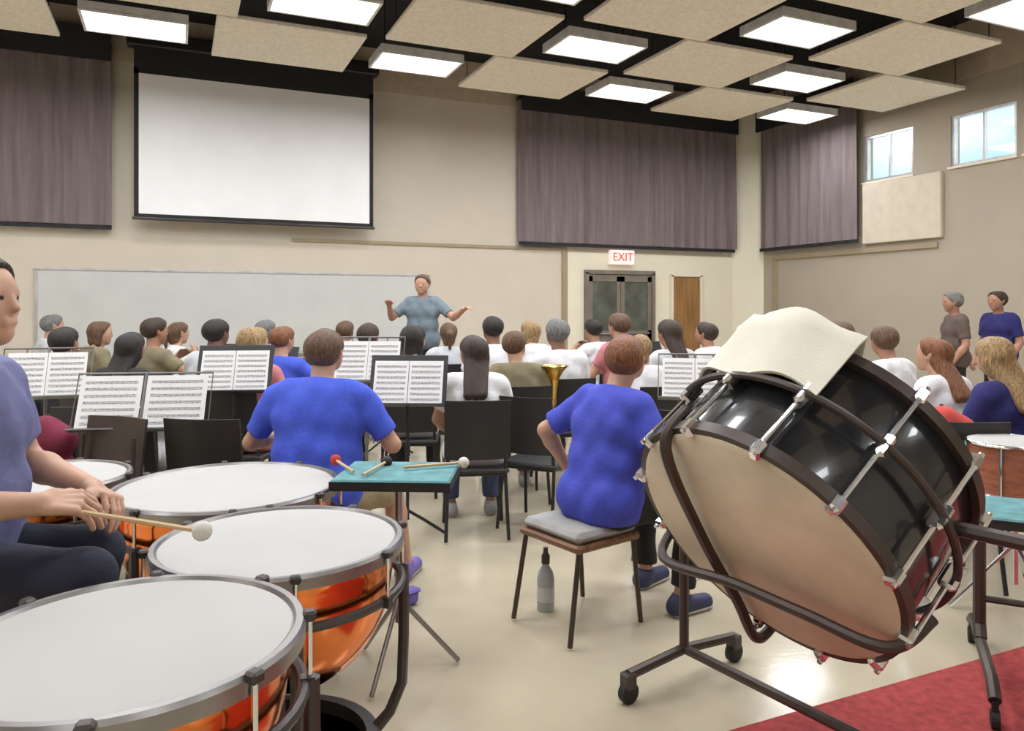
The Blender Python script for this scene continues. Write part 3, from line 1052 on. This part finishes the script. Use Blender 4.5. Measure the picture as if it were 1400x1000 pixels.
# ------------------------------------------------------------------ the two players in royal blue
PB1 = dict(zp=.60, lean=.16, elbow_r=(.37, .10, .80), wrist_r=(.26, .34, .80), elbow_l=(-.37, .08, .80), wrist_l=(-.24, .33, .82),
           knee_r=(.30, .36, .50), knee_l=(-.22, .42, .52), ankle_r=(.36, .42, .09), ankle_l=(-.22, .46, .09), build=1.22, curl=.5, hpitch=-.1)
b1_loc = cam2w(-.985, 3.78)
b1_rz = hdg(.10, 1)
make_person(body_parts(PB1, .009, 'short', .62, shorts=True, seed=5), (SK1, S_BLUE, T_KHAKI, SH_PUR, H_BR), b1_loc, b1_rz,
            'broad seated person in royal blue shirt and purple shoes behind the timpani')
spawn('stool', [('seat', MB().lathe([(.001, .455), (.17, .46), (.175, .475), (.165, .492), (.001, .495)], 28).mesh('seat'), M_WOOD)] +
      [('leg', MB().tube([(.11 * math.cos(a), .11 * math.sin(a), .46), (.17 * math.cos(a), .17 * math.sin(a), .0)], .013).mesh('leg'), M_BRONZE) for a in (.8, 2.4, 3.9, 5.5)] +
      [('foot_ring', MB().ring(.15, .008, .18, 28, 6).mesh('ring'), M_BRONZE)],
      b1_loc, 0, 'round wooden stool under the broad person in royal blue', 'stool')

PB2 = dict(zp=.585, lean=.22, elbow_r=(.30, .08, .83), wrist_r=(.20, .31, .76), elbow_l=(-.40, .0, .86), wrist_l=(-.40, .14, .66),
           knee_r=(.18, .45, .53), knee_l=(-.15, .46, .53), ankle_r=(.2, .36, .09), ankle_l=(-.16, .50, .09), build=1.08, hem=-.09, hpitch=-.2, hyaw=.5)
b2_loc = cam2w(.42, 3.62)
b2_rz = hdg(.80, .62)
make_person(body_parts(PB2, .009, 'short', .62, seed=8), (SK1, S_BLUE2, T_BLACK, SH_NVY, H_AUB), b2_loc, b2_rz,
            'seated person in blue shirt and black trousers beside the bass drum')
spawn('stool', CH_WOOD, b2_loc + cam2w(-.10, -.02), b2_rz, 'square stool with grey cushion under the person beside the bass drum', 'stool')


# ------------------------------------------------------------------ tray tables, mallets, tom
def tray_table(loc, rz, w, d, zt, label, style='tripod'):
    tr = MB()
    tr.box((0, 0, zt - .012), (w, d, .016))
    for s in (-1, 1):
        tr.box((0, s * d / 2, zt), (w + .016, .012, .035))
        tr.box((s * w / 2, 0, zt), (.012, d, .035))
    parts = [('tray', tr.mesh('tray'), M_BLKPL), ('felt_pad', MB().box((0, 0, zt + .012), (w + .012, d + .012, .024), bev=.008).mesh('felt'), M_TEAL)]
    if style == 'tripod':
        parts.append(('pole', MB().tube([(0, 0, .2), (0, 0, zt - .02)], .014).mesh('pole'), M_STEEL))
        for k in range(3):
            a = 2 * math.pi * k / 3 + .3
            parts.append(('leg', MB().tube([(0, 0, .3), (.25 * math.cos(a), .25 * math.sin(a), .012)], .010).mesh('leg'), M_STEEL))
    else:
        for s in (-1, 1):
            x = s * (w / 2 - .05)
            parts.append(('post', MB().tube([(x, 0, zt - .02), (x, 0, .20), (x, -.04, .15)], .024).mesh('post'), M_BRONZE))
            parts.append(('foot', MB().tube([(x, .30, .10), (x, .22, .14), (x, -.40, .14), (x, -.48, .10)], .022).mesh('foot'), M_BRONZE))
            for y in (.30, -.48):
                Mw = Matrix.Translation((x, y, .035)) @ Matrix.Rotation(R(90), 4, 'Y')
                parts.append(('caster', MB().lathe([(.034, -.014), (.034, .014)], 16, Mw).box((x, y, .075), (.02, .03, .05)).mesh('caster'), M_RUBBER))
        parts.append(('rail', MB().tube([(-w / 2 + .05, 0, .3), (w / 2 - .05, 0, .3)], .014).mesh('rail'), M_BRONZE))
    return spawn('tray_table', parts, loc, rz, label, 'tray table')


tl = at(545, 3.12)
tray_table(tl, hdg(0, 1) - .05, .46, .36, .80, 'small teal topped tray table between the largest timpani and a stool')
for i, (dx, dd, rz, m, lb) in enumerate(((-.17, -.08, .5, M_REDYARN, 'red headed mallet lying on the teal tray table'), (-.12, -.14, -.2, M_RUBBER, 'black headed mallet lying on the teal tray table'),
                                     (.02, .0, -1.2, M_FELT, 'white headed mallet lying on the teal tray table'))):
    mallet(tl + cam2w(dx, dd, .838), (0, 0, rz - YAW), m, lb, ln=.26)
tr_loc = cam2w(2.16, 3.0, 0)
tray_table(tr_loc, hdg(.44, .9), .62, .40, .66, 'wheeled teal topped table on brown steel posts by the bass drum', 'posts')
tom = [('shell', MB().lathe([(.19, .60), (.2, .60), (.2, .84), (.19, .84)], 36).mesh('shell'), M_MAHOG),
       ('head', MB().lathe([(.203, .835), (.203, .848), (.19, .852), (.0001, .852)], 36).mesh('head'), M_MYLAR),
       ('hoop', MB().ring(.208, .009, .842, 36).mesh('hoop'), M_CHROME), ('hoop', MB().ring(.208, .009, .60, 36).mesh('hoop'), M_CHROME)]
for k in range(6):
    a = math.pi * k / 3
    tom.append(('tension_rod', MB().tube([(.212 * math.cos(a), .212 * math.sin(a), .60), (.212 * math.cos(a), .212 * math.sin(a), .84)], .006, 6).mesh('rod'), M_CHROME))
tom.append(('pole', MB().tube([(0, 0, .15), (0, 0, .60)], .014).mesh('pole'), M_CHROME))
for k in range(3):
    a = 2 * math.pi * k / 3
    tom.append(('leg', MB().tube([(0, 0, .35), (.28 * math.cos(a), .28 * math.sin(a), .012)], .010).mesh('leg'), M_CHROME))
spawn('concert_tom', tom, cam2w(2.45, 3.68), .3, 'white headed tom drum with mahogany shell behind the wheeled teal table', 'drum')

# ------------------------------------------------------------------ concert bass drum on its swivel stand
BR, BL = .445, .49
hc = at(1037, 2.42, CAMZ - (746 - HZ) / FPX * 2.42)
ray = (hc - Vector((0, 0, CAMZ))).normalized()
rt = ray.cross(Vector((0, 0, 1))).normalized()
upv = rt.cross(ray)
CT, ST = .46, .888
n_out = (-ray) * CT + (rt * -.6 - upv * .8) * ST
e1 = rt * .8 - upv * .6
ax_ = -n_out
e1 = (e1 - ax_ * e1.dot(ax_)).normalized()
ey = ax_.cross(e1)
BM = Matrix((e1, ey, ax_)).transposed().to_4x4()
BM.translation = hc
e2 = (rt * -.6 - upv * .8) * CT + ray * ST
sg = 1 if ey.dot(e2) > 0 else -1
bd = obj('bass_drum', None, None)
bd.matrix_world = BM
tag(bd, 'large black concert bass drum tipped over, tan head facing down', 'bass drum')
obj('shell', MB().lathe([(BR * .99, .01), (BR, .02), (BR, BL - .02), (BR * .99, BL - .01)], 72).mesh('shell'), M_SHELL, bd)
h1 = obj('drum_head', MB().lathe([(BR + .004, .03), (BR + .004, -.004), (BR - .01, -.012), (1e-4, -.012)][::-1], 72).mesh('head'), M_FIBER, bd)
h1['label'] = 'tan lower drum head'
h2 = obj('drum_head', MB().lathe([(BR + .004, BL - .03), (BR + .004, BL + .004), (BR - .01, BL + .012), (1e-4, BL + .012)], 72).mesh('head'), M_CREAM, bd)
h2['label'] = 'cream upper drum head'
for z in (-.002, BL - .038):
    obj('hoop', MB().lathe([(BR + .004, z), (BR + .026, z), (BR + .026, z + .04), (BR + .004, z + .04), (BR + .004, z)], 72).mesh('hoop'), M_BRONZE, bd)
for k in range(12):
    a = 2 * math.pi * (k + .35) / 12
    c, s = math.cos(a), math.sin(a)
    r0 = BR + .036
    rod = obj('tension_rod', MB().tube([(r0 * c, r0 * s, -.03), (r0 * c, r0 * s, BL + .03)], .0085, 8).mesh('rod'), M_CHROME, bd)
    Rz = Matrix.Rotation(a, 3, 'Z')
    obj('lug', MB().box((r0 * c, r0 * s, BL / 2), (.05, .03, .09), Rz, bev=.01).mesh('lug'), M_CHROME, rod)
    for z in (0.005, BL - .005):
        obj('claw', MB().box(((BR + .022) * c, (BR + .022) * s, z), (.045, .034, .055), Rz, bev=.008).mesh('claw'), M_CHROME, rod)
# towel over the raised edge of the drum
CLOTH_A0, CLOTH_A1, CLOTH_Z0 = 3.10, 4.45, .27


def towel():
    V, Fs = [], []
    nu, nv = 22, 20
    for sd in (0, 1):
        for i in range(nu + 1):
            u = i / nu
            a = CLOTH_A0 + (CLOTH_A1 - CLOTH_A0) * u
            z0 = CLOTH_Z0 + .03 * math.sin(u * 9) + .10 * (1 - u) ** 2 - .04 * u
            L1 = (BL + .03) - z0
            L2 = .30
            for j in range(nv + 1):
                t = (L1 + L2) * j / nv
                rip = .006 * math.sin(a * 14 + t * 6)
                off = .010 * sd
                puff = .035 * math.sin(math.pi * u) * min(1, t / L1) ** 2
                rr = BR + .056 + rip + off + puff
                if t < L1:
                    V.append((rr * math.cos(a), rr * math.sin(a), z0 + t))
                else:
                    q = rr - (t - L1)
                    V.append((q * math.cos(a), q * math.sin(a), BL + .045 + puff + rip * .5 + off))
    N = (nu + 1) * (nv + 1)
    for sd in (0, 1):
        for i in range(nu):
            for j in range(nv):
                b = sd * N + i * (nv + 1) + j
                q = (b, b + 1, b + nv + 2, b + nv + 1)
                Fs.append(q if sd == 0 else q[::-1])
    for i in range(nu):
        for j in (0, nv):
            a_, b_ = i * (nv + 1) + j, (i + 1) * (nv + 1) + j
            Fs.append((a_, b_, N + b_, N + a_))
    for j in range(nv):
        for i in (0, nu):
            a_, b_ = i * (nv + 1) + j, i * (nv + 1) + j + 1
            Fs.append((a_, b_, N + b_, N + a_))
    return MB().add(V, Fs).mesh('towel', 60)


tw = obj('towel', towel(), M_CREAM)
tw.matrix_world = BM
tag(tw, 'cream cloth draped over the raised side of the bass drum', 'cloth')
# stand
dc = BM @ Vector((0, 0, BL / 2))
pl = cam2w(.69, 3.03)
pr = cam2w(1.45, 1.90)
sd_dir = (pr - pl).normalized()
fw_dir = Vector((-sd_dir.y, sd_dir.x, 0))
bs = obj('bass_drum_stand', None, None, None, (pl.x, pl.y, 0))
tag(bs, 'brown steel swivel stand with casters carrying the bass drum', 'drum stand')
o0 = Vector((pl.x, pl.y, 0))
q = lambda v: Vector(v) - o0
for p, sgn in ((pl, 1), (pr, -1)):
    top = Vector((p.x, p.y, dc.z))
    obj('post', MB().tube([q((p.x, p.y, .12)), q(top)], .019).mesh('post'), M_BRONZE, bs)
    hubp = dc + (top - dc).normalized() * (BR + .02)
    obj('pivot', MB().tube([q(top), q(hubp)], .022).mesh('pivot'), M_BRONZE, bs)
    a_, b_ = p + fw_dir * .30, p - fw_dir * .30
    obj('foot', MB().tube([q((a_.x, a_.y, .105)), q((p.x, p.y, .13)), q((b_.x, b_.y, .105))], .02).mesh('foot'), M_BRONZE, bs)
    for c_ in (a_, b_):
        Mw = Matrix.Translation(q((c_.x, c_.y, .04))) @ Matrix.Rotation(math.atan2(sd_dir.y, sd_dir.x), 4, 'Z') @ Matrix.Rotation(R(90), 4, 'Y')
        cs = obj('caster', MB().box(q((c_.x, c_.y, .085)), (.05, .05, .06), Matrix.Rotation(math.atan2(sd_dir.y, sd_dir.x), 3, 'Z'), bev=.006).mesh('fork'), M_DGREY, bs)
        obj('wheel', MB().lathe([(.030, -.019), (.04, -.015), (.04, .015), (.030, .019)], 18, Mw).mesh('wheel'), M_RUBBER, cs)
obj('rail', MB().tube([q((pl.x, pl.y, .13)), q((pr.x, pr.y, .13))], .019).mesh('rail'), M_BRONZE, bs)
mid = (pl + pr) / 2


def hp2(u, v, off=-.045):
    return q(BM @ Vector((u * BR, sg * v * BR, off)))


def bez(pts, n=14):
    out = []
    P_ = [pts[0]] + list(pts) + [pts[-1]]
    for i in range(1, len(P_) - 2):
        for k in range(n):
            t = k / n
            a, b, c, d = P_[i - 1], P_[i], P_[i + 1], P_[i + 2]
            out.append(.5 * ((2 * b) + (c - a) * t + (2 * a - 5 * b + 4 * c - d) * t * t + (3 * b - a - 3 * c + d) * t ** 3))
    out.append(pts[-1])
    return out


obj('cradle_bar', MB().tube(bez([hp2(-.95, -.50, 0.10), hp2(-.87, -.42), hp2(-.36, .28), hp2(.11, .74), hp2(.42, 1.06), hp2(.46, 1.14, .1)], 8), .019).mesh('cradle_bar'), M_BRONZE, bs)
obj('cradle_bar', MB().tube(bez([hp2(-.62, 1.04, .10), hp2(-.5, .96, -.075), hp2(.03, .36, -.085), hp2(.49, .02, -.075), hp2(.95, -.28, -.05), hp2(1.06, -.34, .1)], 8), .018).mesh('cradle_bar'), M_BRONZE, bs)
obj('cradle_ring', MB().ring(BR + .05, .013, BL * .5, 60, 8, Matrix.Translation(-o0) @ BM).mesh('cradle_ring'), M_BRONZE, bs)

# bottle and pouch on the floor
bo = at(746, 3.74)
spawn('water_bottle', [('body', MB().lathe([(.04, 0), (.043, .008), (.043, .16), (.036, .19), (.018, .22), (.018, .235)], 24).mesh('body'), M_BOTTLE),
                       ('cap', MB().lathe([(.021, .232), (.021, .27), (.012, .285), (.012, .31)], 18).mesh('cap'), M_DGREY),
                       ('label_band', MB().lathe([(.0437, .05), (.0437, .12)], 24).mesh('band'), M_LGREY)], bo, 0, 'grey water bottle standing on the tan floor', 'bottle')
po = at(560, 3.80)
spawn('pouch', [('bag', MB().box((0, 0, .04), (.10, .07, .08), bev=.025).mesh('bag'), M_PURPLE), ('flap', MB().box((0, 0, .072), (.104, .074, .02), bev=.009).mesh('flap'), M_PURPLE)],
      po, .4, 'small purple pouch lying on the floor near purple shoes', 'pouch')

# ------------------------------------------------------------------ percussion music stands
music_stand(at(190, 4.15), hdg(-.12, 1), 'grey', 'wide grey wire music stand holding two white sheets', .82, True, True, 'white music sheet on the wide wire stand')
music_stand(at(60, 4.7), hdg(-.3, 1), 'grey', 'grey wire music stand beside the maroon backpack', .93, False, True, 'open white music on the stand by the maroon backpack')
music_stand(at(318, 5.1), hdg(-.1, 1), 'black', 'black music stand behind the pink shirted student', .92, False, True, 'open white music on the stand behind the pink shirted student')
music_stand(at(556, 4.8), hdg(.05, 1), 'black', 'black music stand between the blue shirted person and a long-haired student', .87, False, True, 'open white music between the blue shirted person and a long-haired student')
music_stand(at(500, 5.2), hdg(.05, 1), 'grey', 'grey wire music stand ahead of the broad person in blue', .98, False, True, 'open white music ahead of the broad person in blue')
music_stand(at(950, 5.2), hdg(.25, 1), 'grey', 'grey wire music stand between the blue shirt and the bass drum', .86, False, True, 'open white music between the blue shirt and the bass drum')

# ------------------------------------------------------------------ the band
COND = at(578, 9.3)
BASE = dict(zp=.56, lean=.06, knee_r=(.14, .43, .48), knee_l=(-.14, .43, .48), ankle_r=(.15, .44, .09), ankle_l=(-.15, .42, .09))
POSES = [dict(BASE, elbow_r=(.27, .12, .76), wrist_r=(.06, .34, .78), elbow_l=(-.27, .14, .78), wrist_l=(-.04, .32, .90), palm_r=(-1, 0, 0), palm_l=(1, 0, 0), curl=.8),
         dict(BASE, lean=.15, elbow_r=(.25, .12, .76), wrist_r=(.14, .34, .62), elbow_l=(-.25, .12, .76), wrist_l=(-.14, .34, .62), hyaw=.35, hpitch=-.15),
         dict(BASE, lean=.02, elbow_r=(.36, .10, .86), wrist_r=(.22, .30, 1.02), elbow_l=(-.28, .16, .82), wrist_l=(-.02, .32, 1.0), palm_r=(-1, 0, 0), palm_l=(1, 0, 0), hyaw=-.3, curl=.8),
         dict(BASE, lean=.10, elbow_r=(.28, .06, .75), wrist_r=(.16, .30, .66), elbow_l=(-.26, .10, .76), wrist_l=(-.12, .30, .80), palm_l=(1, 0, 0), hyaw=-.5)]
HAIRS = ['short', 'long', 'pony', 'bob']
CACHE = {}


def student_parts(pi, hair):
    k = (pi, hair)
    if k not in CACHE:
        base = CACHE.get(pi)
        bp_ = body_parts(POSES[pi], .013, hair, .5, seed=pi * 3 + 1)
        if base:
            bp_ = dict(base, hair=bp_['hair'])
        else:
            CACHE[pi] = bp_
        CACHE[k] = bp_
    return CACHE[k]


# px, depth, scale, pose, hairstyle, skin, shirt, hair, trousers, short description
BAND = [
    (62, 8.6, 1.04, 0, 'short', SK1, S_GREY, H_GRY, T_BLACK, 'grey-haired student in a pale shirt before the whiteboard'),
    (66, 5.7, 1.00, 1, 'short', SK2, S_BLACK, H_BLK, T_JEAN, 'black-haired student in black beyond the maroon backpack'),
    (124, 7.7, 1.00, 3, 'bob', SK1, S_OLIVE, H_BR, T_BLACK, 'brown bob-haired student in an olive shirt'),
    (160, 5.3, .98, 1, 'long', SK2, S_BLACK, H_BLK, T_BLACK, 'long black-haired student in black behind the wide wire stand'),
    (206, 7.0, 1.03, 2, 'short', SK2, S_OLIVE, H_DBR, T_JEAN, 'dark brown-haired student in an olive top'),
    (236, 8.4, .98, 0, 'pony', SK1, S_WHITE, H_BR, T_BLACK, 'ponytailed student in white before the whiteboard'),
    (288, 6.4, 1.03, 0, 'short', SK3, S_GREY, H_BLK, T_BLACK, 'black-haired student in a pale grey shirt'),
    (338, 5.5, 1.00, 3, 'bob', SK1, S_PINK, H_BLD, T_KHAKI, 'blond student in a dusty pink shirt'),
    (383, 6.55, .98, 2, 'short', SK1, S_BLUE, H_AUB, T_BLACK, 'auburn-haired student in a blue shirt'),
    (356, 8.3, 1.0, 0, 'bob', SK1, S_SLATE, H_GRY, T_BLACK, 'grey bob-haired student in slate blue'),
    (462, 8.3, 1.0, 1, 'short', SK2, S_OLIVE, H_BR, T_BLACK, 'brown-haired student in an olive shirt near the conductor'),
    (501, 6.7, 1.00, 0, 'short', SK2, S_WHITE, H_DBR, T_BLACK, 'dark brown-haired student in white ahead of the broad person'),
    (564, 6.1, 1.00, 3, 'bob', SK1, S_WHITE, H_BLK, T_BLACK, 'black bob-haired student in white below the conductor'),
    (614, 8.1, .98, 0, 'pony', SK1, S_GREY, H_BR, T_BLACK, 'ponytailed student in pale grey beside the conductor'),
    (649, 5.05, .97, 1, 'long', SK2, S_WHITE, H_DBR, T_JEAN, 'long dark-haired student in white on a black chair'),
    (676, 7.2, 1.04, 0, 'short', SK3, S_WHITE, H_BLK, T_BLACK, 'short black-haired student in white'),
    (707, 5.9, .97, 3, 'short', SK1, S_OLIVE, H_BR, T_JEAN, 'brown-haired student in olive with the brass horn'),
    (733, 8.2, 1.0, 1, 'bob', SK1, S_WHITE, H_BLD, T_BLACK, 'blond bob-haired student in white'),
    (766, 6.5, 1.03, 0, 'short', SK3, S_WHITE, H_GRY, T_BLACK, 'grey-haired student in white before the double door'),
    (815, 8.7, 1.0, 2, 'short', SK2, S_WHITE, H_BLK, T_BLACK, 'black-haired student in white near the double door'),
    (853, 7.6, 1.06, 0, 'short', SK1, S_PINK, H_BR, T_BLACK, 'brown-haired student in pink before the double door'),
    (884, 5.9, .95, 3, 'pony', SK1, S_WHITE, H_BLD, T_BLACK, 'blond ponytailed student in white beyond the blue shirt'),
    (922, 6.9, 1.02, 0, 'long', SK2, S_GREY, H_DBR, T_BLACK, 'long brown-haired student in grey before the oak door'),
    (979, 7.6, 1.0, 1, 'short', SK2, S_WHITE, H_DBR, T_BLACK, 'short brown-haired student in white beyond the bass drum'),
    (1045, 8.2, 1.0, 0, 'short', SK1, S_GREY, H_BR, T_BLACK, 'brown-haired student in grey beyond the bass drum towel'),
    (1160, 7.4, 1.0, 0, 'bob', SK1, S_WHITE, H_BR, T_BLACK, 'brown bob-haired student in white beyond the bass drum'),
    (1225, 5.9, 1.0, 3, 'short', SK2, S_WHITE, H_BR, T_BLACK, 'brown-haired student in a white shirt past the black drum shell'),
    (1300, 5.0, .96, 1, 'long', SK1, S_WHITE, H_AUB, T_BLACK, 'long auburn-haired student in a white shirt'),
    (1382, 4.4, .98, 3, 'long', SK1, S_NAVY, H_BLD, T_BLACK, 'long blond-haired student in a navy shirt'),
]
spots = {}
for i, (px, d, sc_, pi, hr, sk, sh, hm, tr, desc) in enumerate(BAND):
    loc = at(px, d)
    rz = face(loc, COND)
    rz = rz * .6 + hdg(0, 1) * .4
    make_person(student_parts(pi, hr), (sk, sh, tr, SH_BLK if i % 2 else SH_GRY, hm), loc, rz, desc, 'seated band students', sc_)
    spawn('chair', CH_BLACK, loc + Matrix.Rotation(rz, 3, 'Z') @ Vector((0, -.02, 0)), rz, 'black chair under the ' + ' '.join(desc.split()[:13]), 'chair', 'band chairs')
    spots[i] = (loc, rz)
for i in (0, 4, 6, 8, 11, 23, 26):
    loc, rz = spots[i]
    l2 = loc + Matrix.Rotation(rz, 3, 'Z') @ Vector((0.0, .85, 0))
    music_stand(l2, rz, 'black', 'black music stand in front of the ' + ' '.join(BAND[i][-1].split()[:9]), .80, paper=False)

# brass horn on a lap, clarinets
loc, rz = spots[16]
hp_ = loc + Matrix.Rotation(rz, 3, 'Z') @ Vector((.30, .06, .42))
hv = [Vector((0, 0, .0)), Vector((0, 0, .35)), Vector((.02, 0, .5))]
horn = [('bell', MB().lathe([(.03, .30), (.035, .40), (.05, .50), (.085, .57), (.13, .61), (.135, .613), (.125, .612), (.08, .56), (.045, .49), (.028, .30)], 28).mesh('bell', 60), M_BRASS),
        ('tubing', MB().tube(bez([Vector(p) for p in ((0, 0, .32), (0, 0, .12), (.06, 0, .02), (.13, 0, .08), (.14, 0, .30), (.10, .0, .42), (.06, .03, .34), (.06, .03, .14), (.10, .04, .10))], 8), .022).mesh('tubing'), M_BRASS),
        ('mouthpiece', MB().tube([(.10, .04, .10), (.13, .10, .25), (.12, .14, .40)], [.012, .008, .012]).mesh('mouthpiece'), M_CHROME)]
for k in range(3):
    horn.append(('valve', MB().tube([(.07 + .03 * k, .05, .16), (.07 + .03 * k, .05, .30)], .014).mesh('valve'), M_CHROME))
horn_e = spawn('euphonium', horn, hp_, rz + 2.2, 'small brass horn leaning beside the student in olive', 'brass horn')
clar = [('body', MB().tube([(0, 0, 0), (0, 0, .5)], [.013, .011]).mesh('body'), M_BLKPL), ('bell', MB().lathe([(.013, .0), (.018, -.05), (.034, -.09), (.030, -.09)], 18).mesh('bell'), M_BLKPL),
        ('mouthpiece', MB().tube([(0, 0, .5), (0, -.006, .57)], [.011, .005]).mesh('mouthpiece'), M_BLKPL),
        ('keys', MB().tube([(.014, 0, .06), (.014, 0, .42)], .003, 5).box((.014, 0, .1), (.012, .01, .02)).box((.014, 0, .2), (.012, .01, .02)).box((.014, 0, .3), (.012, .01, .02)).mesh('keys'), M_CHROME)]
for i in (0, 6, 11, 15, 18):
    loc, rz = spots[i]
    e = spawn('clarinet', clar, loc + Matrix.Rotation(rz, 3, 'Z') @ Vector((0.02, .40, .62)), rz, 'black clarinet held by the ' + ' '.join(BAND[i][-1].split()[:9]), 'clarinet')
    e.rotation_euler = (R(22), 0, rz)

# standing people
STAND = dict(zp=.93, lean=.0, knee_r=(.10, .02, .50), knee_l=(-.10, .02, .50), ankle_r=(.11, 0, .09), ankle_l=(-.11, 0, .09), hem=-.14)
PC = dict(STAND, elbow_r=(.36, .10, 1.20), wrist_r=(.34, .32, 1.36), elbow_l=(-.40, .10, 1.20), wrist_l=(-.56, .28, 1.30))
pod = obj('podium', MB().box((0, 0, .08), (1.0, .9, .16), bev=.015).mesh('podium'), M_DGREY, None, COND, (0, 0, hdg(0, 1)))
tag(pod, 'low dark podium under the conductor', 'podium')
obj('podium_top', MB().box((0, 0, .165), (.96, .86, .012)).mesh('top'), M_CARPET, pod)
make_person(body_parts(PC, .012, 'short', .6, seed=3), (SK1, S_SLATE, T_BLACK, SH_BLK, H_BR), COND + Vector((0, 0, .171)), hdg(-.1, -1),
            'standing conductor in slate blue shirt with both arms raised')
PS = dict(STAND, elbow_r=(.25, -.03, 1.10), wrist_r=(.24, .12, .88), elbow_l=(-.25, -.03, 1.10), wrist_l=(-.24, .12, .88))
ps_parts = body_parts(PS, .012, 'short', .6, seed=4)
l5 = at(1366, 9.2)
make_person(ps_parts, (SK2, S_NAVY, T_BLACK, SH_BLK, H_DBR), l5, hdg(-1, -.3), 'standing person in navy shirt by the plain wall', scale=.98)
l6 = at(1306, 8.9)
make_person(ps_parts, (SK2, S_BROWN, T_BLACK, SH_BLK, H_GRY), l6, hdg(-1, .2), 'standing person in dark brown grey shirt by the wall', scale=.97)


# ------------------------------------------------------------------ bags and spare chairs among the stands
def backpack(loc, rz, m, label, z=0.0):
    pk = MB()
    prims = [((-.10, 0, .13), (.10, 0, .13), .10, .10), ((-.09, 0, .32), (.09, 0, .32), .085, .085), ((0, 0, .1), (0, 0, .38), .10, .08)]
    spawn('backpack', [('body', field_mesh('body', prims, .014, .05, .002, [((0, 0, .02), (0, 0, -1))]), m),
                       ('pocket', field_mesh('pocket', [((-.07, -.085, .14), (.07, -.085, .14), .05, .05), ((-.06, -.08, .2), (.06, -.08, .2), .04, .04)], .012, .04), m),
                       ('strap', MB().tube([(-.07, .07, .38), (-.09, .12, .28), (-.08, .10, .10)], .012).mesh('strap'), M_BLKPL),
                       ('strap', MB().tube([(.07, .07, .38), (.09, .12, .28), (.08, .10, .10)], .012).mesh('strap'), M_BLKPL),
                       ('handle', MB().tube(bez([Vector((-.03, .02, .41)), Vector((0, .02, .46)), Vector((.03, .02, .41))], 6), .007).mesh('handle'), M_BLKPL)],
          loc + Vector((0, 0, z)), rz, label, 'backpack')


c1 = at(62, 4.15)
spawn('chair', CH_BLACK, c1, hdg(-.2, -1), 'empty black chair holding a maroon backpack', 'chair')
backpack(c1, hdg(0, 1), M_MAROON, 'maroon backpack on a black chair beside the wire stand', .445)
c2 = at(100, 3.8)
spawn('chair', [(p[0], p[1], M_BRONZE if p[0] != 'seat' else M_BLKPL) + tuple(p[3:]) for p in CH_BLACK], c2, hdg(-.4, -1), 'empty dark chair beside the timpani behind the player', 'chair')
c3 = at(205, 4.7)
spawn('chair', CH_BLACK, c3, hdg(.2, 1), 'empty black chair holding a light grey backpack', 'chair')
backpack(c3, hdg(0, 1), M_LGREY, 'light grey backpack on a black chair beyond the largest timpani', .445)
c4 = at(308, 4.25)
spawn('chair', CH_BLACK, c4, hdg(.1, 1), 'empty black chair next to the broad person in blue', 'chair')
c5 = at(737, 5.2)
spawn('chair', CH_BLACK, c5, hdg(.5, 1), 'empty black chair next to the long dark-haired student', 'chair')
c6 = at(918, 4.6)
spawn('chair', CH_BLACK, c6, hdg(.3, 1), 'empty black chair beyond the person by the bass drum', 'chair')
rb = at(1290, 4.15)
spawn('chair', CH_BLACK, rb, hdg(.1, 1), 'empty black chair holding a red backpack', 'chair')
backpack(rb, hdg(0, 1), mat('red_canvas', (.55, .07, .06), .85, bump=.2), 'red backpack on a black chair past the bass drum', .5)
